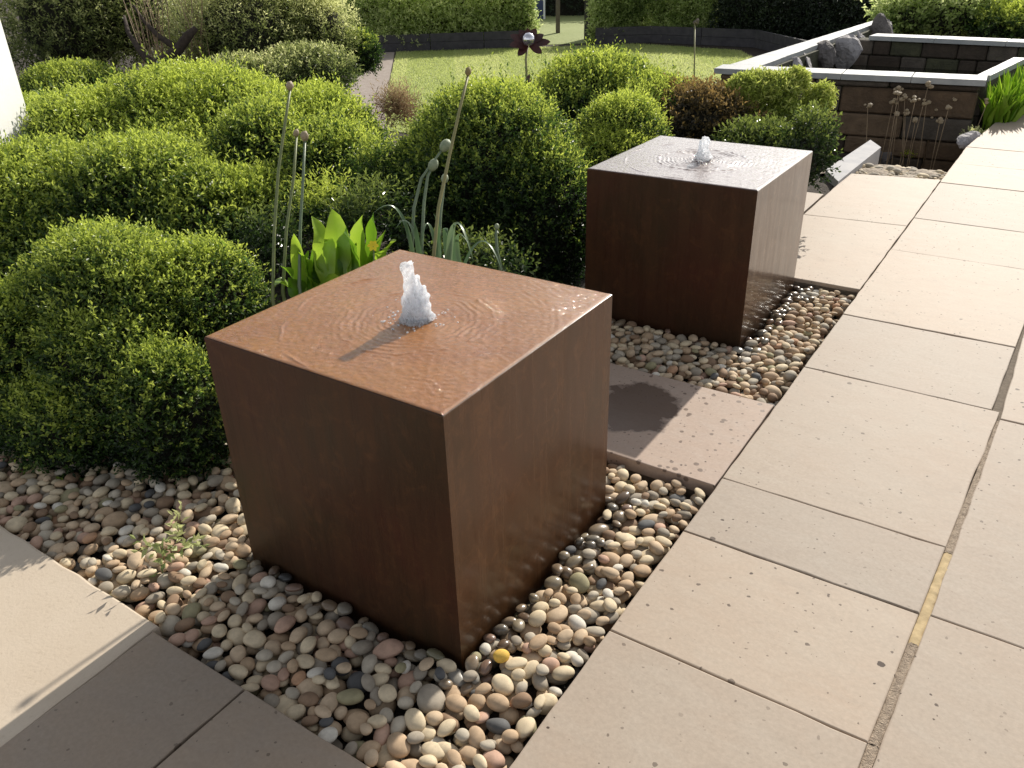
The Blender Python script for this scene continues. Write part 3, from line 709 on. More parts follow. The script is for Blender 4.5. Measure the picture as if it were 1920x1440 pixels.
def tube(pts, rad, mat, name, parent=None, ns=8, smooth=True):
    pts = [Vector(p) for p in pts]; rs = rad if hasattr(rad, '__len__') else [rad]*len(pts)
    V = []; Fq = []
    for i, p in enumerate(pts):
        d = (pts[min(i+1, len(pts)-1)]-pts[max(i-1, 0)]).normalized()
        a = d.cross(Vector((0, 0, 1)) if abs(d.z) < 0.95 else Vector((1, 0, 0))).normalized(); b = d.cross(a)
        V += [p+(a*math.cos(6.2832*j/ns)+b*math.sin(6.2832*j/ns))*rs[i] for j in range(ns)]
    for i in range(len(pts)-1):
        for j in range(ns):
            k = (j+1) % ns; Fq.append((i*ns+j, i*ns+k, (i+1)*ns+k, (i+1)*ns+j))
    Fq.append(tuple(range(ns))[::-1]); Fq.append(tuple(range((len(pts)-1)*ns, len(pts)*ns)))
    return link(name, mesh(name, V, Fq, mat, smooth), parent)
def lobe(px, py, dep, rpx, rpy, rd=None):
    """an ellipsoid centred on photo pixel at a depth with radii given in photo pixels"""
    c = deep(px, py, dep); r = rpx*dep/F_PX; rz = rpy*dep/F_PX
    return (c.x, c.y, c.z, r, rd if rd else r, rz)

# near dome left of the first cube
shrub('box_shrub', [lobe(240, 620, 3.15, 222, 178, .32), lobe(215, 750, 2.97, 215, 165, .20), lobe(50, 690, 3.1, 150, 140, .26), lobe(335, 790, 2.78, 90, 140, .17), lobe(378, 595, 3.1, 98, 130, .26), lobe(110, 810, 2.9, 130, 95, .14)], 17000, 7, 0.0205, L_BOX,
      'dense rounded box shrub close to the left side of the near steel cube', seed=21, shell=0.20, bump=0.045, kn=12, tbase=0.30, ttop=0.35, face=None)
# cloud-pruned mass behind it: three shrubs
CG = 'cloud-pruned mounds on the left'
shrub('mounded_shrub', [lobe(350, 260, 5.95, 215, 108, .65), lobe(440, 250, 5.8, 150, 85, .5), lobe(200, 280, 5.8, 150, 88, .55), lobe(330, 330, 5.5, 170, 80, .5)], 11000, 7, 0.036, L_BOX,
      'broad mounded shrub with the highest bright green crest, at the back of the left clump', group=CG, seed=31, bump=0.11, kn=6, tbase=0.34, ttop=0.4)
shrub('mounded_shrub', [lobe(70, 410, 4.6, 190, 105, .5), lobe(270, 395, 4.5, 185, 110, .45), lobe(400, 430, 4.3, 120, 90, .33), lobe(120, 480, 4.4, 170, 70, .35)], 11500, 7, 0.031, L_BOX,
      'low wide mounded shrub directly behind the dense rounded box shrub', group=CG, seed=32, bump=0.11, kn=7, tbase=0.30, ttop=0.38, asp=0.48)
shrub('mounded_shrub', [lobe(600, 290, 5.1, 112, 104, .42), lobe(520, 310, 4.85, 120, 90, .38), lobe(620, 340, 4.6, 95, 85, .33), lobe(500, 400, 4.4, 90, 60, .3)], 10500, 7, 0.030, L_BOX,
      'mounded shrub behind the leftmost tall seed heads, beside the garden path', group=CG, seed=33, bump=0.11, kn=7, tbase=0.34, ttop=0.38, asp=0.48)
shrub('mounded_shrub', [lobe(60, 300, 6.2, 200, 95, .6)], 4500, 7, 0.036, L_BOX,
      'mounded shrub at the left edge under the white wall', group=CG, seed=34, bump=0.11, kn=6, tbase=0.34, ttop=0.38)
# globe between the cubes and its neighbours
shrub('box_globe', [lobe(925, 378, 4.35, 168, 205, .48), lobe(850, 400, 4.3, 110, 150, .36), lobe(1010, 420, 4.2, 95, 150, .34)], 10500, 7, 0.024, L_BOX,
      'large dark green box ball between the two steel cubes', seed=41, shell=0.18, bump=0.05, kn=9, tbase=0.18, ttop=0.38, sun_tint=0.6)
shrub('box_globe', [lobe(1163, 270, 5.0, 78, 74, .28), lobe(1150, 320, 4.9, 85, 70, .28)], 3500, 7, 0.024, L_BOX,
      'small bright green box ball just behind the left of the far cube', seed=42, shell=0.18, bump=0.05, kn=9, tbase=0.38, ttop=0.38, sun_tint=0.5)
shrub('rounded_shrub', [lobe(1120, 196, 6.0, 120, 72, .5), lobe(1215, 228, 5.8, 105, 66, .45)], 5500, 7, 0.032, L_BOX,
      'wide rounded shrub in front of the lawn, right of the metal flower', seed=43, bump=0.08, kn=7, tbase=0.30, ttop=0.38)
shrub('bronze_shrub', [lobe(1320, 235, 5.5, 95, 58, .35), lobe(1270, 215, 5.7, 60, 45, .3)], 2600, 6, 0.032, L_RED,
      'bronze and dark green glossy-leaved shrub behind the far cube', seed=44, bump=0.12, kn=9, tbase=0.3, ttop=0.45, shell=0.35, face=None)
shrub('dark_glossy_shrub', [lobe(1425, 285, 5.0, 85, 42, .25), lobe(1515, 290, 4.7, 34, 62, .18)], 1500, 6, 0.032, L_DARK,
      'dark glossy-leaved shrub beside the back right corner of the far cube', seed=45, bump=0.14, kn=10, tbase=0.3, ttop=0.4, shell=0.4, face=None, core=0.6)
# dwarf maple: pale tiers of finely cut leaves
e = empty('dwarf_maple', deep(1450, 300, 5.4), 'dwarf maple with pale yellow-green tiers of leaves in front of the stone pond wall', 'shrub')
base = deep(1450, 300, 5.4); base.z = gz(base.x, base.y)
e.location = base
for (px, py, rx, ry) in ((1390, 165, 26, 20), (1500, 235, 45, 22), (1420, 160, 42, 22), (1465, 165, 40, 20), (1495, 150, 22, 18), (1400, 195, 25, 30), (1535, 190, 24, 26), (1475, 205, 45, 22), (1440, 235, 50, 20)):
    lb = lobe(px, py, 5.4, rx, ry, rx*5.4/F_PX)
    P, Nn, Dp = lobe_points([lb], 380, px, shell=0.6, bump=0.3, kn=14)
    o = sprigs(P, Nn, 6, 0.042, L_MAPLE, 'foliage', up=-0.25, asp=0.3, tbase=0.45 if py < 200 else 0.25, ttop=0.35, step=0.12, parent=e, stiff=0.2); o['kind'] = 'stuff'
    c = Vector(lb[:3]); tube([base, base.lerp(c, 0.5)+Vector((0, 0, 0.06)), c], [0.012, 0.007, 0.003], M['bark'], 'branch', e, 6)

# loose leafy perennials in the border
def perennial(name, px, py, dep, rx, ry, n, size, mat, label, seed, **kw):
    return shrub(name, [lobe(px, py, dep, rx, ry)], n, 6, size, mat, label, cat='plant', seed=seed, shell=0.8, bump=0.2, kn=12, core=0, face=None, **kw)
perennial('leafy_perennial', 700, 420, 3.6, 75, 60, 420, 0.034, L_DARK, 'loose dark green perennial between the mounded shrubs and the large box ball', 51, tbase=0.35, asp=0.35)
perennial('leafy_perennial', 705, 330, 4.2, 50, 60, 380, 0.032, L_BOX, 'narrow-leaved perennial left of the large box ball', 52, tbase=0.3, asp=0.3)
perennial('leafy_perennial', 610, 400, 3.9, 70, 60, 420, 0.032, L_BOX, 'willowy-leaved perennial behind the broad lime green leaves', 53, tbase=0.4, asp=0.24)
perennial('leafy_perennial', 500, 470, 3.5, 60, 70, 260, 0.030, L_DARK, 'sparse dark perennial at the foot of the tall seed heads', 54, tbase=0.2, asp=0.4)
perennial('leafy_perennial', 890, 500, 3.4, 120, 40, 380, 0.028, L_DARK, 'low dark groundcover plant at the foot of the large box ball', 55, tbase=0.15, asp=0.5)
perennial('dry_grass_clump', 745, 215, 6.0, 35, 35, 380, 0.05, L_DRY, 'dry pinkish beige tuft against the lawn left of the large box ball', 56, tbase=0.4, asp=0.12, up=1.4)
perennial('pale_seedling', 338, 1018, 2.33, 34, 26, 16, 0.030, L_PALE, 'small pale green seedling growing in the pebbles left of the near cube', 57, tbase=0.5, asp=0.48)

# ------------------------------------------------------------------ background planting
shrub('olive_shrub', [lobe(130, 40, 10.5, 130, 130, .9), lobe(230, 20, 10.8, 130, 120, .9)], 7500, 6, 0.055, L_OLIVE,
      'tall airy grey-green shrub beside the white wall at the top left', seed=61, shell=0.6, bump=0.18, kn=2.5, tbase=0.45, ttop=0.35, core=0.62, asp=0.4, face=None)
shrub('olive_shrub', [lobe(460, 60, 9.8, 120, 110, .9), lobe(540, 30, 10.2, 100, 105, .8), lobe(600, 62, 10.0, 70, 62, .5)], 9000, 6, 0.05, L_OLIVE,
      'large arching yellow-green shrub behind the mounded shrubs, left of the path', seed=62, shell=0.6, bump=0.18, kn=2.5, tbase=0.5, ttop=0.35, core=0.62, asp=0.32, face=None)
shrub('low_green_shrub', [lobe(140, 175, 8.6, 95, 42, .5)], 2600, 6, 0.04, L_BOX, 'low soft green shrub between the mounded shrubs and the airy shrub', seed=63, tbase=0.25, ttop=0.3, core=0.7, kn=5)
shrub('low_green_shrub', [lobe(575, 138, 9.0, 95, 38, .5), lobe(470, 150, 8.6, 90, 32, .4)], 3000, 6, 0.045, L_OLIVE, 'low loose shrub filling the gap between the mounded shrubs and the garden path', seed=65, tbase=0.05, ttop=0.3, core=0.7, kn=5, shell=0.4)
shrub('path_shrub', [lobe(668, 105, 10.5, 36, 36, .3)], 1500, 6, 0.04, L_BOX, 'small rounded shrub leaning over the left edge of the path', seed=64, tbase=0.3, ttop=0.3, kn=5)
# old trunk and dry canes between the two olive shrubs
e = empty('old_tree', on_z(330, 130, -0.6), 'dark leaning trunk with a crooked limb behind the mounded shrubs', 'tree')
q = [deep(285, 150, 9.0), deep(290, 125, 9.0), deep(312, 112, 9.0), deep(335, 92, 9.0), deep(352, 68, 8.95), deep(368, 52, 8.95)]
b0 = q[0].copy(); b0.z = gz(b0.x, b0.y); e.location = b0
tube([b0]+q, [0.10, 0.085, 0.075, 0.065, 0.055, 0.05, 0.028], M['bark'], 'trunk', e)
tube([q[1], deep(262, 95, 9.1), deep(240, 60, 9.2), deep(233, 30, 9.3)], [0.05, 0.035, 0.025, 0.015], M['bark'], 'limb', e)
tube([q[3], deep(300, 70, 9.1), deep(270, 40, 9.2), deep(250, 10, 9.2)], [0.04, 0.03, 0.02, 0.012], M['bark'], 'limb', e)
e = empty('dry_cane_clump', b0, 'clump of upright dry beige canes behind the crooked trunk', 'plant')
for k in range(46):
    a = deep(random.uniform(270, 400), 150, random.uniform(9.3, 9.9)); a.z = LZ
    tube([a, a+Vector((random.gauss(0, .05), random.gauss(0, .05), 0.9)), a+Vector((random.gauss(0, .14), random.gauss(0, .14), random.uniform(1.4, 2.1)))], [0.009, 0.008, 0.003], M['dry'], 'cane', e, 4)

# white rendered wall end at the top left
E0 = deep(50, 205, 5.5); n_ = Vector((0.8, 0.6, 0)); d_ = Vector((0.6, -0.8, 0))
c4 = [E0, E0+d_*0.8, E0+d_*0.8-n_*0.35, E0-n_*0.35]
V = [(p.x, p.y, -0.3) for p in c4]+[(p.x, p.y, 3.2) for p in c4]
ww = link('white_wall', mesh('white_wall', V, [(0, 1, 5, 4), (1, 2, 6, 5), (2, 3, 7, 6), (3, 0, 4, 7), (4, 5, 6, 7), (3, 2, 1, 0)], M['white']))
tag(ww, 'bright white rendered wall end at the left edge above the mounded shrubs', 'wall')

# far hedge with its low timber edging, a gap and posts
def hz(p): return Vector((p[0], p[1], LZ))
HL = [(-16.5, 12.6), (-12.3, 13.55), (-9.75, 15.55)]; HR = [(-6.3, 17.15), (-4.2, 17.0), (-1.0, 16.2), (2.5, 15.6)]
def hedge(pts, h, th, n, size, mat, label, seed, tb):
    rg = np.random.default_rng(seed)
    e = empty('hedge', (pts[0][0], pts[0][1], LZ), label, 'hedge')
    P, Nn = [], []; tot = sum(math.dist(a, b) for a, b in zip(pts[:-1], pts[1:])); cv = []
    for a, b in zip(pts[:-1], pts[1:]):
        L = math.dist(a, b); m_ = int(n*L/tot); d = np.array([b[0]-a[0], b[1]-a[1]])/L; nn = np.array([d[1], -d[0]])
        t = rg.uniform(-0.02, 1.02, m_)*L; z = rg.uniform(0.0, h, m_); dep = rg.random(m_)**1.5*0.35
        topm = rg.random(m_) < 0.25; z = np.where(topm, h-dep*0.5, z); w = np.where(topm, rg.uniform(0, th, m_), dep)
        w = w-0.10*np.sin(t*2.3+z*3)*np.sin(z*4.1+t)
        xy = np.array(a)+d*t[:, None]-nn*w[:, None]
        P.append(np.column_stack([xy, z+LZ])); Nn.append(np.where(topm[:, None], np.array([0, 0, 1.0]), np.array([nn[0], nn[1], 0.1])))
        A = Vector((*a, 0)); B = Vector((*b, 0)); q = Vector((nn[0], nn[1], 0)); i0 = A-q*0.25; i1 = B-q*0.25; i2 = B-q*th; i3 = A-q*th
        V = [(p.x, p.y, LZ) for p in (i0, i1, i2, i3)]+[(p.x, p.y, LZ+h-0.15) for p in (i0, i1, i2, i3)]
        cv.append((V, [(0, 1, 5, 4), (1, 2, 6, 5), (2, 3, 7, 6), (3, 0, 4, 7), (4, 5, 6, 7)]))
    P = np.concatenate(P); Nn = np.concatenate(Nn)
    f = sprigs(P, Nn, 6, size, mat, 'foliage', up=0.2, tbase=tb, ttop=0.35, parent=e, tz=0.25*vnoise(P, 2.5, seed), rg=rg); f['kind'] = 'stuff'
    link('inner_twigs', mesh('inner_twigs', *join_vf(cv), M['core']), e)
    return e
hedge(HL, 1.12, 0.9, 9000, 0.075, L_HEDGE, 'clipped green hedge along the far side of the lawn, left of the gap', 71, 0.42)
hedge(HR, 1.12, 0.9, 7000, 0.075, L_HEDGE_SHADE, 'dark shaded hedge right of the gap at the far end of the lawn', 72, 0.35)
hedge([(-8.75, 16.3), (-7.7, 17.15), (-6.3, 17.2)], 1.12, 0.9, 4200, 0.075, L_HEDGE, 'clipped green hedge immediately right of the hedge gap, before the dark stretch', 73, 0.36)
hedge([(-17.5, 20.0), (-10.5, 23.5), (-7.5, 24.5)], 1.5, 0.9, 2500, 0.09, L_HEDGE_SHADE, 'dark hedge far beyond the gap, behind the blue door', 74, 0.4)
def edging(pts, h, label):
    e = empty('timber_edging', (pts[0][0], pts[0][1], LZ), label, 'edging')
    for a, b in zip(pts[:-1], pts[1:]):
        A = Vector((*a, LZ)); B = Vector((*b, LZ)); L = (B-A).length; k = max(1, round(L/1.2)); d = (B-A).normalized(); nn = Vector((d.y, -d.x, 0))
        for i in range(k):
            for r in range(2):
                p0 = A+d*(L*i/k+0.006); p1 = A+d*(L*(i+1)/k-0.006); z0 = LZ+r*h/2+0.003; z1 = LZ+(r+1)*h/2-0.003; o_ = random.uniform(0, 0.008)
                c = [p0+nn*(0.05+o_), p1+nn*(0.05+o_), p1, p0]
                V = [(q.x, q.y, z0) for q in c]+[(q.x, q.y, z1) for q in c]
                link('sleeper', mesh('sleeper', V, [(0, 1, 5, 4), (1, 2, 6, 5), (2, 3, 7, 6), (3, 0, 4, 7), (4, 5, 6, 7), (3, 2, 1, 0)], M['timber']), e)
edging([(-12.4, 13.3), (-9.6, 15.4)], 0.34, 'low dark timber edging under the far hedge, left of the gap')
edging([(-8.6, 16.2), (-7.6, 16.95), (-5.2, 16.85), (-3.3, 14.8)], 0.34, 'low dark timber edging curving round the right end of the lawn')
flat('gap_grass', [(-9.75, 15.6), (-8.75, 16.35), (-9.2, 20), (-13, 24), (-16, 22)], LZ+0.004, M['lawn']); D.objects['gap_grass']['kind'] = 'structure'; D.objects['gap_grass'].name = 'far_lawn'
for px, lb in ((986, 'weathered timber post on the left of the hedge gap'), (1046, 'weathered timber post on the right of the hedge gap')):
    p = on_z(px, 62, LZ); 
    o = link('gate_post', mesh('gate_post', *box_vf(-0.05, 0.05, -0.05, 0.05, 0, 1.7), M['post'])); o.location = p; o.rotation_euler.z = 0.6
    tag(o, lb, 'post', 'posts at the hedge gap')
e = empty('blue_door', on_z(1012, 36, LZ), 'narrow dark blue door panel in a white frame beyond the hedge gap', 'door'); e.rotation_euler.z = 0.6
for x0, x1, mt, nm, zt in ((-0.10, 0.10, M['blue'], 'door_panel', 1.9), (-0.16, -0.105, M['white'], 'frame_post', 2.0), (0.105, 0.16, M['white'], 'frame_post', 2.0)):
    o = link(nm, mesh(nm, *box_vf(x0, x1, -0.03, 0.03, 0, zt), mt), e, world=False)

# ------------------------------------------------------------------ raised stone pond
PZ = 0.35; PB = -0.75
pl, pr = (-2.40, 7.06), (-0.05, 7.26)
pond = empty('stone_pond', (-1.2, 8.5, -0.7), 'raised stone pond with pale grey coping behind the far steel cube', 'pond')
STV = []
def block(a, b, z0, z1, depth, name, mat, out=0.0, rnd=0.012, parent=pond):
    """a stone from a to b along a wall, its face to the right of a->b"""
    A = Vector((*a, 0)); B = Vector((*b, 0)); d = (B-A).normalized(); nn = Vector((d.y, -d.x, 0))
    c = [A+nn*out, B+nn*out, B-nn*depth, A-nn*depth]
    bm = bmesh.new(); vs = [bm.verts.new((p.x, p.y, z)) for z in (z0, z1) for p in c]
    for f in ((0, 1, 5, 4), (1, 2, 6, 5), (2, 3, 7, 6), (3, 0, 4, 7), (4, 5, 6, 7), (3, 2, 1, 0)): bm.faces.new([vs[i] for i in f])
    if rnd: bmesh.ops.bevel(bm, geom=list(bm.edges), offset=rnd, segments=1, affect='EDGES')
    me = D.meshes.new(name); bm.to_mesh(me); bm.free(); me.materials.append(mat); return link(name, me, parent)
WST = [plain('wall_stone_%s' % k, c, tuple(v*0.6 for v in c), 9, 0.85, 0.8, 0.02) for k, c in (('brown', (0.13, 0.085, 0.05)), ('buff', (0.19, 0.13, 0.08)), ('grey', (0.12, 0.10, 0.08)), ('dark', (0.065, 0.048, 0.034)))]
M['moss'] = plain('mossy_stone', (0.085, 0.085, 0.045), (0.045, 0.045, 0.028), 7, 0.9, 0.9, 0.03)
def stone_wall(a, b, z0, z1, mats, thick=0.16, ch=0.2, sl=(0.4, 0.85)):
    L = math.dist(a, b); d = ((b[0]-a[0])/L, (b[1]-a[1])/L); z = z0; row = 0
    while z < z1-0.03:
        h = min(ch*random.uniform(0.8, 1.2), z1-z); t = 0.0
        if z1-(z+h) < 0.06: h = z1-z
        while t < L-0.01:
            w = random.uniform(*sl)*(0.55 if (t == 0 and row % 2) else 1)
            if L-(t+w) < 0.15: w = L-t
            block((a[0]+d[0]*(t+0.005), a[1]+d[1]*(t+0.005)), (a[0]+d[0]*(t+w-0.005), a[1]+d[1]*(t+w-0.005)), z+0.005, z+h-0.005, thick, 'stone', random.choice(mats), out=random.uniform(0, 0.022), rnd=0.014)
            t += w
        z += h; row += 1
def core_wall(a, b, z0, z1, t0, t1):
    A = Vector((*a, 0)); B = Vector((*b, 0)); d = (B-A).normalized(); nn = Vector((d.y, -d.x, 0))
    c = [A-nn*t0, B-nn*t0, B-nn*t1, A-nn*t1]
    return ([(p.x, p.y, z) for z in (z0, z1) for p in c], [(0, 1, 5, 4), (1, 2, 6, 5), (2, 3, 7, 6), (3, 0, 4, 7), (4, 5, 6, 7), (3, 2, 1, 0)])
stone_wall((pl[0]+0.05, pl[1]+0.05), (pr[0]-0.04, pr[1]+0.05), PB, PZ-0.05, WST)
# left, back and right walls
lf = (-2.05, 12.6); bk_l = (-1.75, 10.4); bk_r = (0.55, 10.2); rf = (0.10, 9.2)
stone_wall((-2.08, 12.4), (-2.20, 7.40), -0.1, PZ-0.05, [WST[2], WST[3]], thick=0.02, ch=0.22)   # inner face, seen from the right
stone_wall((-1.85, 10.42), (0.55, 10.22), -0.5, PZ-0.05, [M['moss'], WST[3], WST[2]], thick=0.18, ch=0.12, sl=(0.18, 0.4))
link('wall_core', mesh('wall_core', *join_vf([core_wall((pl[0]+.05, pl[1]+.05), (pr[0]-.04, pr[1]+.05), PB-.2, PZ-.052, 0.06, 0.24), core_wall((-2.09, 12.4), (-2.21, 7.42), PB-.2, PZ-.052, 0.015, 0.19), core_wall((-1.85, 10.42), (0.55, 10.22), PB-.2, PZ-.052, 0.06, 0.25)]), M['moss']), pond)
def coping(a, b, z, w0, w1, th=0.05, k=3):
    A = Vector(a); B = Vector(b)
    for i in range(k):
        p = A.lerp(B, i/k); q = A.lerp(B, (i+1)/k); d = (B-A).normalized(); nn = Vector((d.y, -d.x)); p = p+d*0.003; q = q-d*0.003
        V = [(p+nn*w0), (q+nn*w0), (q-nn*w1), (p-nn*w1)]
        slab([(v.x, v.y) for v in V], M['coping'], z=z+random.uniform(-0.001, 0.001), th=th, parent=pond, name='coping_slab', jit=0.001, rnd=0.004)
coping(pl, pr, PZ, 0.0, 0.30, k=4)
coping((-2.35, 7.374), (-2.08, 12.5), PZ, -0.305, -0.0, k=6) if False else None
for i in range(6):      # left coping, seen from above
    y0 = 7.372+i*0.87; y1 = y0+0.863; xl = lambda y: -2.375+(y-7.06)*0.055; xr = lambda y: -2.06+(y-7.06)*0.02+0.0
    slab([(xl(y0), y0), (xr(y0), y0), (xr(y1), y1), (xl(y1), y1)], M['coping'], z=PZ, th=0.05, parent=pond, name='coping_slab', jit=0.001, rnd=0.004)
coping((-1.70, 10.36), (0.55, 10.16), PZ+0.003, 0.0, 0.30, k=3)
slab([(-0.16, 7.57), (-0.055, 7.57), (0.115, 8.9), (0.0, 8.9)], M['coping'], z=PZ-0.002, th=0.05, parent=pond, name='coping_slab', jit=0.001, rnd=0.004)
V, Fq = box_vf(-0.14, -0.06, 7.45, 10.2, PB, 0.0)
Vr = [(-0.15, 7.5, PB), (-0.07, 7.5, PB), (0.10, 8.9, PB), (0.01, 8.9, PB)]; V = Vr+[(x, y, PZ-0.053) for x, y, z in Vr]
link('side_wall', mesh('side_wall', V, [(0, 1, 5, 4), (1, 2, 6, 5), (2, 3, 7, 6), (3, 0, 4, 7), (4, 5, 6, 7), (3, 2, 1, 0)], WST[2]), pond)
s = N('dark_pond_water'); p_ = s.pos(); s.set(Base_Color=(0.01, 0.012, 0.008), Roughness=0.05, IOR=1.33); s.bump(s.noise(p_, 9, 3), 0.15, 0.01)
link('pond_water', mesh('pond_water', [(-2.19, 7.4, 0.02), (0.0, 7.4, 0.02), (0.1, 10.3, 0.02), (-2.1, 10.3, 0.02)], [(0, 1, 2, 3)], s.m), pond)
# upright rocks leaning on the inside of the left wall
ROCKM = [plain('rock_pale', (0.48, 0.45, 0.45), (0.26, 0.25, 0.26), 6, 0.8, 0.9, 0.05), plain('rock_dark', (0.20, 0.18, 0.17), (0.09, 0.08, 0.08), 6, 0.8, 0.9, 0.05), plain('rock_sand', (0.45, 0.38, 0.29), (0.30, 0.24, 0.18), 7, 0.8, 0.9, 0.04)]
def rock(c, sx, sy, sz, rot, mat, label, seed, sub=3, group=None, cat='rock'):
    rg = np.random.default_rng(seed); V = I3.copy()
    for q in range(9):                         # flatten against random planes: angular rock
        d = rg.normal(size=3); d /= np.linalg.norm(d); h = rg.uniform(0.55, 0.8); t = V@d; V -= np.outer(np.clip(t-h, 0, None), d)
    V *= (1+0.04*rg.normal(size=len(V)))[:, None]
    o = link('rock', np_mesh('rock', V*np.array([sx, sy, sz]), T3, mat, smooth=False)); o.location = c; o.rotation_euler = rot
    tag(o, label, cat, group); return o
RG = 'upright rocks inside the pond'
rock(deep(1672, 78, 11.6), 0.05, 0.16, 0.30, (0.1, -0.3, 0.3), ROCKM[0], 'thin pale slanting rock in the far corner of the pond, by the coping end', 25, group=RG)
rock(deep(1515, 118, 9.2), 0.045, 0.14, 0.15, (0.1, -0.45, 0.2), ROCKM[0], 'thin pale slanting rock left of the dark pond rock', 26, group=RG)
rock(deep(1690, 110, 10.9), 0.22, 0.2, 0.28, (0.1, 0.1, 0.4), ROCKM[1], 'broad dark rock against the far left corner of the pond', 27, group=RG)
rock(deep(1582, 107, 10.0), 0.20, 0.2, 0.25, (0.1, 0.2, 0.3), ROCKM[0], 'pale mottled upright rock standing in the pond, squarest of the group', 5, group=RG)
rock(deep(1617, 95, 10.6), 0.07, 0.2, 0.34, (0.1, -0.35, 0.2), ROCKM[0], 'tall slanting pale rock in the pond, right of the squarest rock', 6, group=RG)
rock(deep(1650, 85, 11.2), 0.16, 0.2, 0.40, (0.1, -0.2, 0.5), ROCKM[1], 'tall dark rock at the far end of the pond left wall', 7, group=RG)
rock(deep(1540, 110, 9.6), 0.16, 0.2, 0.20, (0.1, 0.1, 0.2), ROCKM[1], 'dark rock in the pond, left of the squarest rock', 8, group=RG)
rock(deep(1493, 122, 8.8), 0.06, 0.1, 0.09, (0.0, -0.4, 0.2), ROCKM[0], 'small pointed rock at the near left end of the pond', 9, group=RG)
rock(deep(1790, 112, 10.4), 0.10, 0.07, 0.22, (0.0, 0.1, 0.1), ROCKM[2], 'pale dry rock piled against the back wall of the pond', 10, group=RG)

# kerb wall, rocks and planting in the sunken strip between the paving and the pond
a = on_z(1548, 318, 0.02); b = on_z(1632, 262, 0.02); c = on_z(1652, 276, 0.02); d = on_z(1572, 340, 0.02)
V = [(p.x, p.y, z) for z in (-0.95, 0.02) for p in (a, d, c, b)]
kw = link('kerb_wall', mesh('kerb_wall', V, [(0, 1, 5, 4), (1, 2, 6, 5), (2, 3, 7, 6), (3, 0, 4, 7), (4, 5, 6, 7), (3, 2, 1, 0)], M['render_grey'])); tag(kw, 'short grey rendered kerb wall beyond the far cube, running towards the pond', 'kerb wall')
KG = 'rocks in the sunken strip before the pond'
for px, py, z, sx, sy, sz, rz, mt, lb, sd in (
    (1722, 240, -0.33, .17, .30, .10, -0.35, 2, 'long pale tilted rock in front of the pond wall', 11),
    (1690, 190, -0.35, .10, .10, .26, 0.2, 2, 'tall pinkish rock standing against the front pond wall', 12),
    (1660, 300, -0.42, .16, .22, .20, 0.3, 1, 'dark brown boulder at the end of the kerb wall', 13),
    (1625, 205, -0.30, .06, .06, .06, 0.2, 0, 'small white stone low on the front pond wall, upper one', 14),
    (1622, 235, -0.36, .07, .06, .06, 0.5, 0, 'small white stone low on the front pond wall, lower one', 15),
    (1735, 280, -0.40, .05, .14, .07, -0.3, 0, 'small pale pointed rock beside the lime green cushion', 16),
    (1815, 262, -0.02, .08, .14, .05, -0.3, 0, 'flat grey rock on the left edge of the patio', 17)):
    rock(on_z(px, py, z), sx, sy, sz, (0.25, 0.1, rz), ROCKM[mt], lb, sd, group=KG)
V = []; ns_ = 24; nl_ = 90
for j in range(nl_+1):
    y = 4.98+2.2*j/nl_
    for i in range(ns_+1):
        x = -0.80+0.80*i/ns_
        V.append((x, y, gz(x, y)+0.012+0.016*math.sin(x*17+y*9)*math.sin(y*13-x*7)+random.gauss(0, 0.004)))
sg = link('sandy_ground', mesh('sandy_ground', V, [(j*(ns_+1)+i, j*(ns_+1)+i+1, (j+1)*(ns_+1)+i+1, (j+1)*(ns_+1)+i) for j in range(nl_) for i in range(ns_)], plain('sandy_grit', (0.42, 0.35, 0.27), (0.27, 0.22, 0.17), 12, 0.9, 0.8, 0.02), True)); tag(sg, kind='structure')
# stony scree in the strip
V, T_, Mx, off = [], [], [], 0
rg = np.random.default_rng(5)
for k in range(1500):
    x = rg.uniform(-0.72, 0.0); y = rg.uniform(5.1, 7.1); r = rg.uniform(0.006, 0.02)*(2.2 if k % 11 == 0 else 1)
    v = SH2[k % 8]*np.array([r, r*rg.uniform(.6, 1), r*rg.uniform(.35, .6)]); a_ = rg.uniform(0, 6.28)
    v = v@np.array([[math.cos(a_), math.sin(a_), 0], [-math.sin(a_), math.cos(a_), 0], [0, 0, 1]])+np.array([x, y, gz(x, y)+0.01]); V.append(v); T_.append(T2+off); Mx.append(np.full(len(T2), int(rg.integers(3)))); off += len(v)
o = link('scree', np_mesh('scree', np.concatenate(V), np.concatenate(T_), None, smooth=True, midx=np.concatenate(Mx), mats=[PM[0], PM[3], PM[4]])); tag(o, 'rough stony scree sloping down between the paving and the pond', 'stones', kind='stuff')
lp = on_z(1705, 285, -0.32)
e = empty('lime_cushion', lp, 'small bright lime green cushion plant among the rocks in front of the pond', 'plant')
P, Nn, Dp = lobe_points([(lp.x, lp.y, lp.z, 0.075, 0.075, 0.055)], 260, 5, shell=0.3); 
o = sprigs(P, Nn, 5, 0.02, leaf_mat('lime_leaf', (0.25, 0.35, 0.01), (0.38, 0.48, 0.02), (0.5, 0.6, 0.05)), 'foliage', parent=e); o['kind'] = 'stuff'
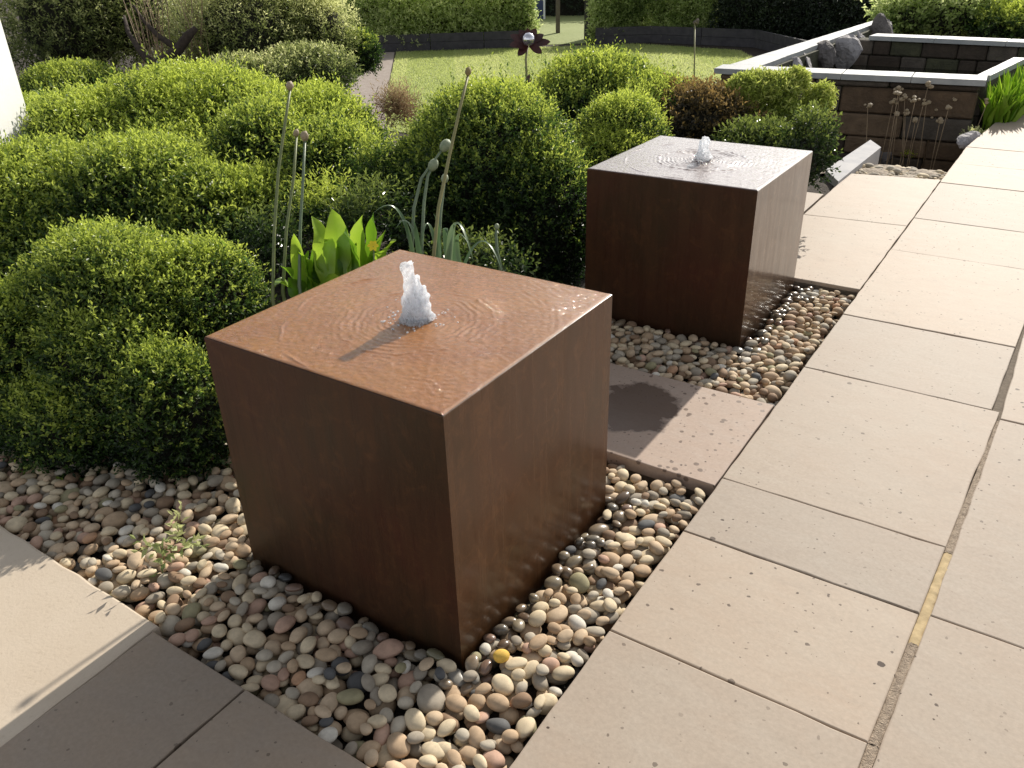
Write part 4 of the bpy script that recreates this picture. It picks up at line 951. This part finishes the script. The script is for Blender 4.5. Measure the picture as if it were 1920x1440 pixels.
# dried flower stems in front of the pond wall
def stems_plant(name, spots, h, mat, hmat, label, hr, lean=0.05):
    e = empty(name, (*spots[0][:2], gz(*spots[0][:2])), label, 'plant')
    for (x, y, hh) in spots:
        z = gz(x, y); t = Vector((x+random.gauss(0, lean), y+random.gauss(0, lean), z+hh))
        tube([(x, y, z-0.02), ((x+t.x)/2+random.gauss(0, .015), (y+t.y)/2, z+hh/2), t], [0.005, 0.004, 0.003], mat, 'stem', e, 5)
        v, f = [], []
        for q in range(5):
            w = blob(t.x+random.gauss(0, hr*.5), t.y+random.gauss(0, hr*.5), t.z+random.gauss(0, hr*.4), hr*random.uniform(.4, .8), 1, 0.8); v.append(w)
        link('seed_head', mesh('seed_head', *join_vf(v), hmat, False), e)
sp = []
for px, py in ((1668, 188), (1704, 168), (1722, 205), (1750, 205), (1783, 185), (1790, 215), (1735, 160), (1718, 228), (1655, 200), (1690, 175), (1712, 185), (1730, 180), (1745, 190), (1757, 178), (1772, 200), (1740, 215), (1765, 225), (1700, 215), (1672, 215), (1825, 185)):
    p = deep(px, py, 7.35+random.uniform(-.25, .1)); g0 = gz(p.x, p.y); sp.append((p.x, p.y, max(0.1, p.z-g0)))
stems_plant('dried_flower_clump', sp, 0.5, M['dry'], M['bud'], 'clump of dried cream flower heads against the front wall of the pond', 0.032)
shrub('dried_flower_shrub', [lobe(1745, 205, 7.7, 42, 34, .25), lobe(1690, 200, 7.8, 22, 30, .2)], 420, 6, 0.034, L_DRY, 'cream and brown dried flower bush against the middle of the front pond wall', cat='shrub', seed=83, shell=0.9, core=0, face=None, asp=0.6, tbase=0.5)
shrub('dry_shrub', [lobe(1830, 215, 8.0, 22, 45, .2)], 500, 5, 0.035, L_DRY, 'straw-coloured dry shrub at the right front corner of the pond', cat='shrub', seed=81, shell=0.7, core=0, face=None, asp=0.35)
shrub('bushy_weed', [lobe(1828, 262, 7.0, 24, 14, .12)], 260, 5, 0.022, L_OLIVE, 'small sprawling weed over the left edge of the patio', cat='plant', seed=82, shell=0.8, core=0, face=None)

# ------------------------------------------------------------------ blades: strap leaves and broad leaves
def blade(path, wid, mat, name, parent, fold=0.25, tint=0.5, nseg=12, twist=0.0, wave=0.0, side=None):
    """a leaf along a bezier-like path (list of 3 points), one mesh with a midrib fold"""
    p0, p1, p2 = [Vector(p) for p in path]; V = []; tn = []
    side0 = Vector(side) if side is not None else None
    for i in range(nseg+1):
        t = i/nseg; p = p0*(1-t)**2+p1*2*t*(1-t)+p2*t*t; d = ((p1-p0)*(1-t)+(p2-p1)*t).normalized()
        s_ = d.cross(Vector((0, 0, 1))); s_ = s_.normalized() if s_.length > 0.05 else (side0 or Vector((1, 0, 0)))
        if side0 is None: side0 = s_ = Matrix.Rotation(twist, 3, d)@s_
        else: s_ = (s_*(0.3 if side is None else 0)+side0*(0.7 if side is None else 1)).normalized(); side0 = s_
        n_ = s_.cross(d).normalized(); w = wid(t)
        wv = wave*math.sin(t*14)
        V += [p+s_*w+n_*w*(fold+wv), p, p-s_*w+n_*w*(fold-wv)]; tn += [tint+0.1, tint-0.12, tint+0.1]
    T = []
    for i in range(nseg):
        a_ = i*3
        for k in (0, 1): T += [(a_+k, a_+k+1, a_+k+4), (a_+k, a_+k+4, a_+k+3)]
    return link(name, np_mesh(name, np.array([v[:] for v in V]), np.array(T), mat, tint=np.clip(tn, 0, 1), smooth=True), parent)
strap_w = lambda w: (lambda t: w*(0.75+0.5*t-1.2*t*t)*(1 if t < 0.97 else 0.3))
broad_w = lambda w: (lambda t: w*max(0.03, math.sin(math.pi*min(1, t**1.1*0.97+0.03))**0.6))
def gnd(px, py, z=-0.1): return on_z(px, py, z)
# alliums left: three tall stalks with papery heads
AG = 'tall stalks with seed heads'
def stalk(base, bends, dep, head, hr, mat, hmat, label, rad=0.0065, cat='allium', squash=1.1):
    pts = [deep(px, py, dep) for px, py in bends]; b_ = Vector(base) if base else None
    if b_ is None:
        p = pts[0]; b_ = Vector((p.x, p.y, gz(p.x, p.y)))
    e = empty('allium', b_, label, cat, AG)
    tube([b_]+pts, [rad]+[rad*(1-0.4*i/len(pts)) for i in range(len(pts))], mat, 'stalk', e, 8)
    t = pts[-1]; hd = empty
    V, Fq = blob(0, 0, 0, hr, 2, squash); rr = random.Random(int(t.x*1000))
    V = [(x*.7*(1+rr.gauss(0, .10)), y*.7*(1+rr.gauss(0, .10)), z*.8*(1+rr.gauss(0, .10))+(0.004 if x > 0 else 0)) for x, y, z in V]
    o = link('seed_head', mesh('seed_head', [(t.x+v[0], t.y+v[1], t.z+v[2]+hr*0.5) for v in V], Fq, hmat, True), e)
    return e
stalk(None, [(511, 560), (514, 440), (522, 320), (536, 220), (544, 168)], 2.95, True, 0.020, M['stem'], M['bud'], 'tallest of the three stalks with papery buds left of the broad lime leaves')
stalk(None, [(530, 545), (537, 430), (551, 330), (556, 255)], 3.0, True, 0.016, M['stem'], M['bud'], 'middle of the three stalks with papery buds, ragged brown head')
stalk(None, [(561, 535), (563, 430), (568, 340), (572, 262)], 2.95, True, 0.021, M['stem_grey'], M['bud'], 'rightmost and shortest of the three stalks with papery buds')
stalk(None, [(812, 490), (822, 390), (843, 290), (862, 205), (878, 140)], 2.75, True, 0.0165, M['stem_y'], M['seed'], 'single tall leaning stalk with a straw-coloured seed head in front of the large box ball')
def droop_bud(bends, dep, hr, hd, label):
    pts = [deep(px, py, dep) for px, py in bends]; b_ = Vector((pts[0].x, pts[0].y, gz(pts[0].x, pts[0].y)))
    e = empty('allium', b_, label, 'allium', AG); tube([b_]+pts, [0.008]+[0.007-0.0007*i for i in range(len(pts))], M['stem_grey'], 'stalk', e, 8)
    t = pts[-1]; d = (pts[-1]-pts[-2]).normalized(); V, Fq = blob(0, 0, 0, hr, 2, 1.0)
    R3 = d.to_track_quat('Z', 'Y').to_matrix(); o = link('bud', mesh('bud', [t+R3@Vector((v[0], v[1], v[2]*1.35))+d*hr for v in V], Fq, M['bud_g'], True), e)
droop_bud([(772, 470), (776, 390), (790, 335), (815, 300), (829, 281)], 3.1, 0.020, None, 'arching stalk whose grey-green bud is the upper one beside the tall leaning stalk')
droop_bud([(790, 470), (795, 380), (802, 330), (808, 318)], 3.1, 0.019, None, 'shorter arching stalk with a grey-green bud left of the tall leaning stalk')
droop_bud([(822, 470), (826, 400), (832, 350), (833, 342)], 3.0, 0.014, None, 'yellowish bud held close against the tall leaning stalk')
droop_bud([(938, 500), (932, 470), (930, 440), (931, 430)], 3.2, 0.010, None, 'tiny dim bud on a thin stalk in front of the large box ball')
# arching strap leaves
e = empty('strap_leaf_clump', gnd(835, 560), 'clump of arching grey-green strap leaves behind the near cube', 'plant')
def bl(a, b, c, da, w, mt=L_STRAP, nm='leaf', par=None, tint=0.5, fold=0.25, kind=strap_w, **kw):
    return blade([deep(*a, da), deep(*b, da-0.03), deep(*c, da-0.10)], kind(w), mt, nm, par, tint=tint, fold=fold, **kw)
for a, b, c, da, w, t_ in (((840, 530), (845, 330), (888, 490), 2.85, .016, .75), ((830, 530), (800, 345), (790, 470), 2.9, .010, .6), ((845, 540), (825, 350), (845, 480), 2.95, .014, .35),
                       ((870, 540), (840, 400), (878, 455), 2.8, .010, .55), ((860, 530), (905, 380), (945, 520), 3.05, .011, .3), ((800, 530), (770, 370), (742, 430), 3.1, .010, .55),
                       ((780, 520), (760, 340), (700, 400), 3.1, .010, .6), ((820, 540), (830, 420), (812, 400), 2.95, .012, .3), ((790, 530), (782, 420), (770, 400), 3.0, .012, .25), ((850, 540), (858, 440), (850, 420), 2.9, .013, .3)):
    bl(a, b, c, da, w, par=e, tint=t_)
# broad lime leaves with a yellow flower
e = empty('broad_leaf_clump', gnd(650, 540), 'clump of broad upright lime green leaves at the back left edge of the near cube', 'plant')
for a, b, c, w, t_ in (((610, 560), (625, 480), (584, 405), .030, .9), ((640, 560), (640, 470), (622, 392), .034, .8), ((660, 560), (655, 470), (650, 425), .030, .25), ((675, 550), (672, 470), (680, 403), .034, .85),
                   ((690, 545), (705, 460), (700, 398), .028, .35), ((570, 560), (560, 500), (551, 438), .018, .9), ((600, 560), (590, 500), (600, 450), .034, .3), ((700, 530), (725, 460), (742, 452), .024, .9),
                   ((650, 560), (625, 500), (640, 470), .032, .15), ((680, 550), (690, 490), (712, 450), .030, .7), ((600, 590), (590, 530), (637, 520), .030, .9), ((560, 590), (575, 545), (540, 520), .026, .3),
                   ((620, 570), (600, 520), (618, 455), .03, .3), ((710, 520), (700, 480), (722, 470), .02, .8), ((570, 560), (545, 510), (528, 500), .026, .5), ((690, 550), (725, 500), (752, 490), .026, .85), ((600, 560), (575, 500), (556, 470), .030, .7), ((680, 560), (700, 500), (724, 430), .028, .55), ((620, 560), (640, 440), (655, 445), .03, .85), ((560, 560), (530, 520), (515, 535), .022, .8), ((640, 575), (665, 500), (668, 455), .036, .6), ((585, 575), (575, 520), (578, 470), .03, .5), ((665, 560), (680, 520), (735, 500), .028, .75), ((625, 575), (610, 500), (602, 430), .03, .65), ((700, 540), (715, 510), (745, 480), .024, .4)):
    bl(a, b, c, 3.05+random.uniform(-.06, .06), w*1.4, L_BROAD, 'leaf', e, t_, 0.35, broad_w, wave=0.22)
e = empty('yellow_flower', deep(700, 462, 2.92), 'single yellow flower among the broad lime green leaves', 'flower')
c0 = deep(700, 462, 2.90)
for k in range(6):
    a_ = k*1.047; d = (RT*math.cos(a_)+UP*math.sin(a_)); 
    blade([c0, c0+d*0.012+Vector((0, 0, .006)), c0+d*0.021-_f*0.006], broad_w(0.0065), M['yellow'], 'petal', e, nseg=5, side=_f.cross(d).normalized())
tube([c0, c0-UP*0.06+_f*0.02, c0-UP*0.16+_f*0.06], 0.0025, M['stem'], 'stem', e, 6)
e = empty('bent_leaf_pair', gnd(440, 560), 'pair of lime green strap leaves poking out behind the dense rounded box shrub', 'plant')
bl((450, 540), (430, 460), (404, 438), 3.1, .014, L_BROAD, 'leaf', e, .8); bl((455, 540), (445, 450), (470, 500), 3.1, .014, L_BROAD, 'leaf', e, .4)

# metal flower ornament
c0 = deep(991, 76, 5.6); g0 = Vector((c0.x, c0.y, gz(c0.x, c0.y)))
e = empty('metal_flower', g0, 'rusty metal flower ornament with a silver ball centre, standing behind the large box ball', 'garden ornament')
tube([g0, deep(988, 160, 5.62), deep(986, 110, 5.62), c0+_f*0.02], 0.008, M['stem_y'], 'stem', e)
nrm = (-_f+Vector((0, 0, 0.5))).normalized(); sx = nrm.cross(Vector((0, 0, 1))).normalized()*-1; sy = nrm.cross(sx)*-1
if sy.z < 0: sy = -sy
for a_, ln in ((200, .14), (165, .13), (130, .10), (60, .10), (20, .11), (-8, .15), (-52, .145), (-118, .15), (225, .10), (95, .09)):
    a_ = math.radians(a_); d = RT*math.cos(a_)+UP*math.sin(a_)*0.85
    blade([c0+_f*0.012, c0+d*ln*0.55+_f*0.02, c0+d*ln-_f*0.02], broad_w(0.027), M['petal'], 'petal', e, nseg=8, fold=0.12, side=_f.cross(d).normalized())
V, Fq = blob(0, 0, 0, 0.043, 3); link('ball', mesh('ball', [Vector(v)+c0-_f*0.02 for v in V], Fq, M['ball'], True), e)
q = deep(988, 162, 5.6); blade([q, q+RT*0.03+UP*0.03, q+RT*0.015+UP*0.085], broad_w(0.022), M['petal'], 'leaf', e, nseg=6)
# thin stake with a small dried head on the lawn edge
b_ = on_z(1301, 190, -0.55); t_ = deep(1303, 42, (b_-CAM).dot(_f)*1.0)
e = empty('garden_stake', b_, 'thin garden stake with a small knobbly top in front of the lawn', 'stake')
tube([b_, t_], 0.010, M['stem_y'], 'rod', e, 6)
V = []; 
for k in range(5): V.append(blob(t_.x+random.gauss(0, .03), t_.y+random.gauss(0, .03), t_.z+random.gauss(0, .02), 0.03, 1))
link('knob', mesh('knob', *join_vf(V), M['post'], False), e)

# planting right of and behind the pond
shrub('leafy_shrub', [lobe(1790, 20, 12.5, 120, 50, 1.0), lobe(1720, 30, 12.5, 60, 40, .7)], 3500, 6, 0.085, L_HEDGE, 'bright leafy shrub directly behind the back wall of the pond', seed=91, shell=0.5, bump=0.15, kn=2, tbase=0.45, ttop=0.4, asp=0.5)
shrub('leafy_shrub', [lobe(1890, 50, 11.8, 70, 30, .6)], 1600, 6, 0.07, L_BOX, 'low leafy shrub behind the right end of the pond back wall', seed=92, shell=0.5, bump=0.15, kn=2, tbase=0.35, ttop=0.4)
e = empty('grassy_clump', (0.12, 7.9, -0.05), 'dense clump of upright green grassy leaves between the pond and the patio', 'plant')
rg = random.Random(4); BV = []
P = []; 
n = 900; X = np.array([rg.gauss(0, 1) for _ in range(n)]); 
yb = RNG.uniform(7.35, 9.4, n); xb = 0.02+(yb-7.4)*0.13+RNG.uniform(-0.02, 0.16, n); 
B = np.column_stack([xb, yb, np.full(n, -0.1)]); Dv = norm(np.column_stack([RNG.normal(0, .25, n), RNG.normal(0, .25, n), np.ones(n)])); Nn = norm(RNG.normal(size=(n, 3)))
V, T, t_ = leaf_quads(B, Dv, Nn, RNG.uniform(0.25, 0.5, n), RNG.uniform(0.014, 0.024, n), RNG.uniform(0.45, 1.0, n), droop=0.25)
o = link('leaves', np_mesh('leaves', V, T, L_BROAD, tint=t_), e); o['kind'] = 'stuff'
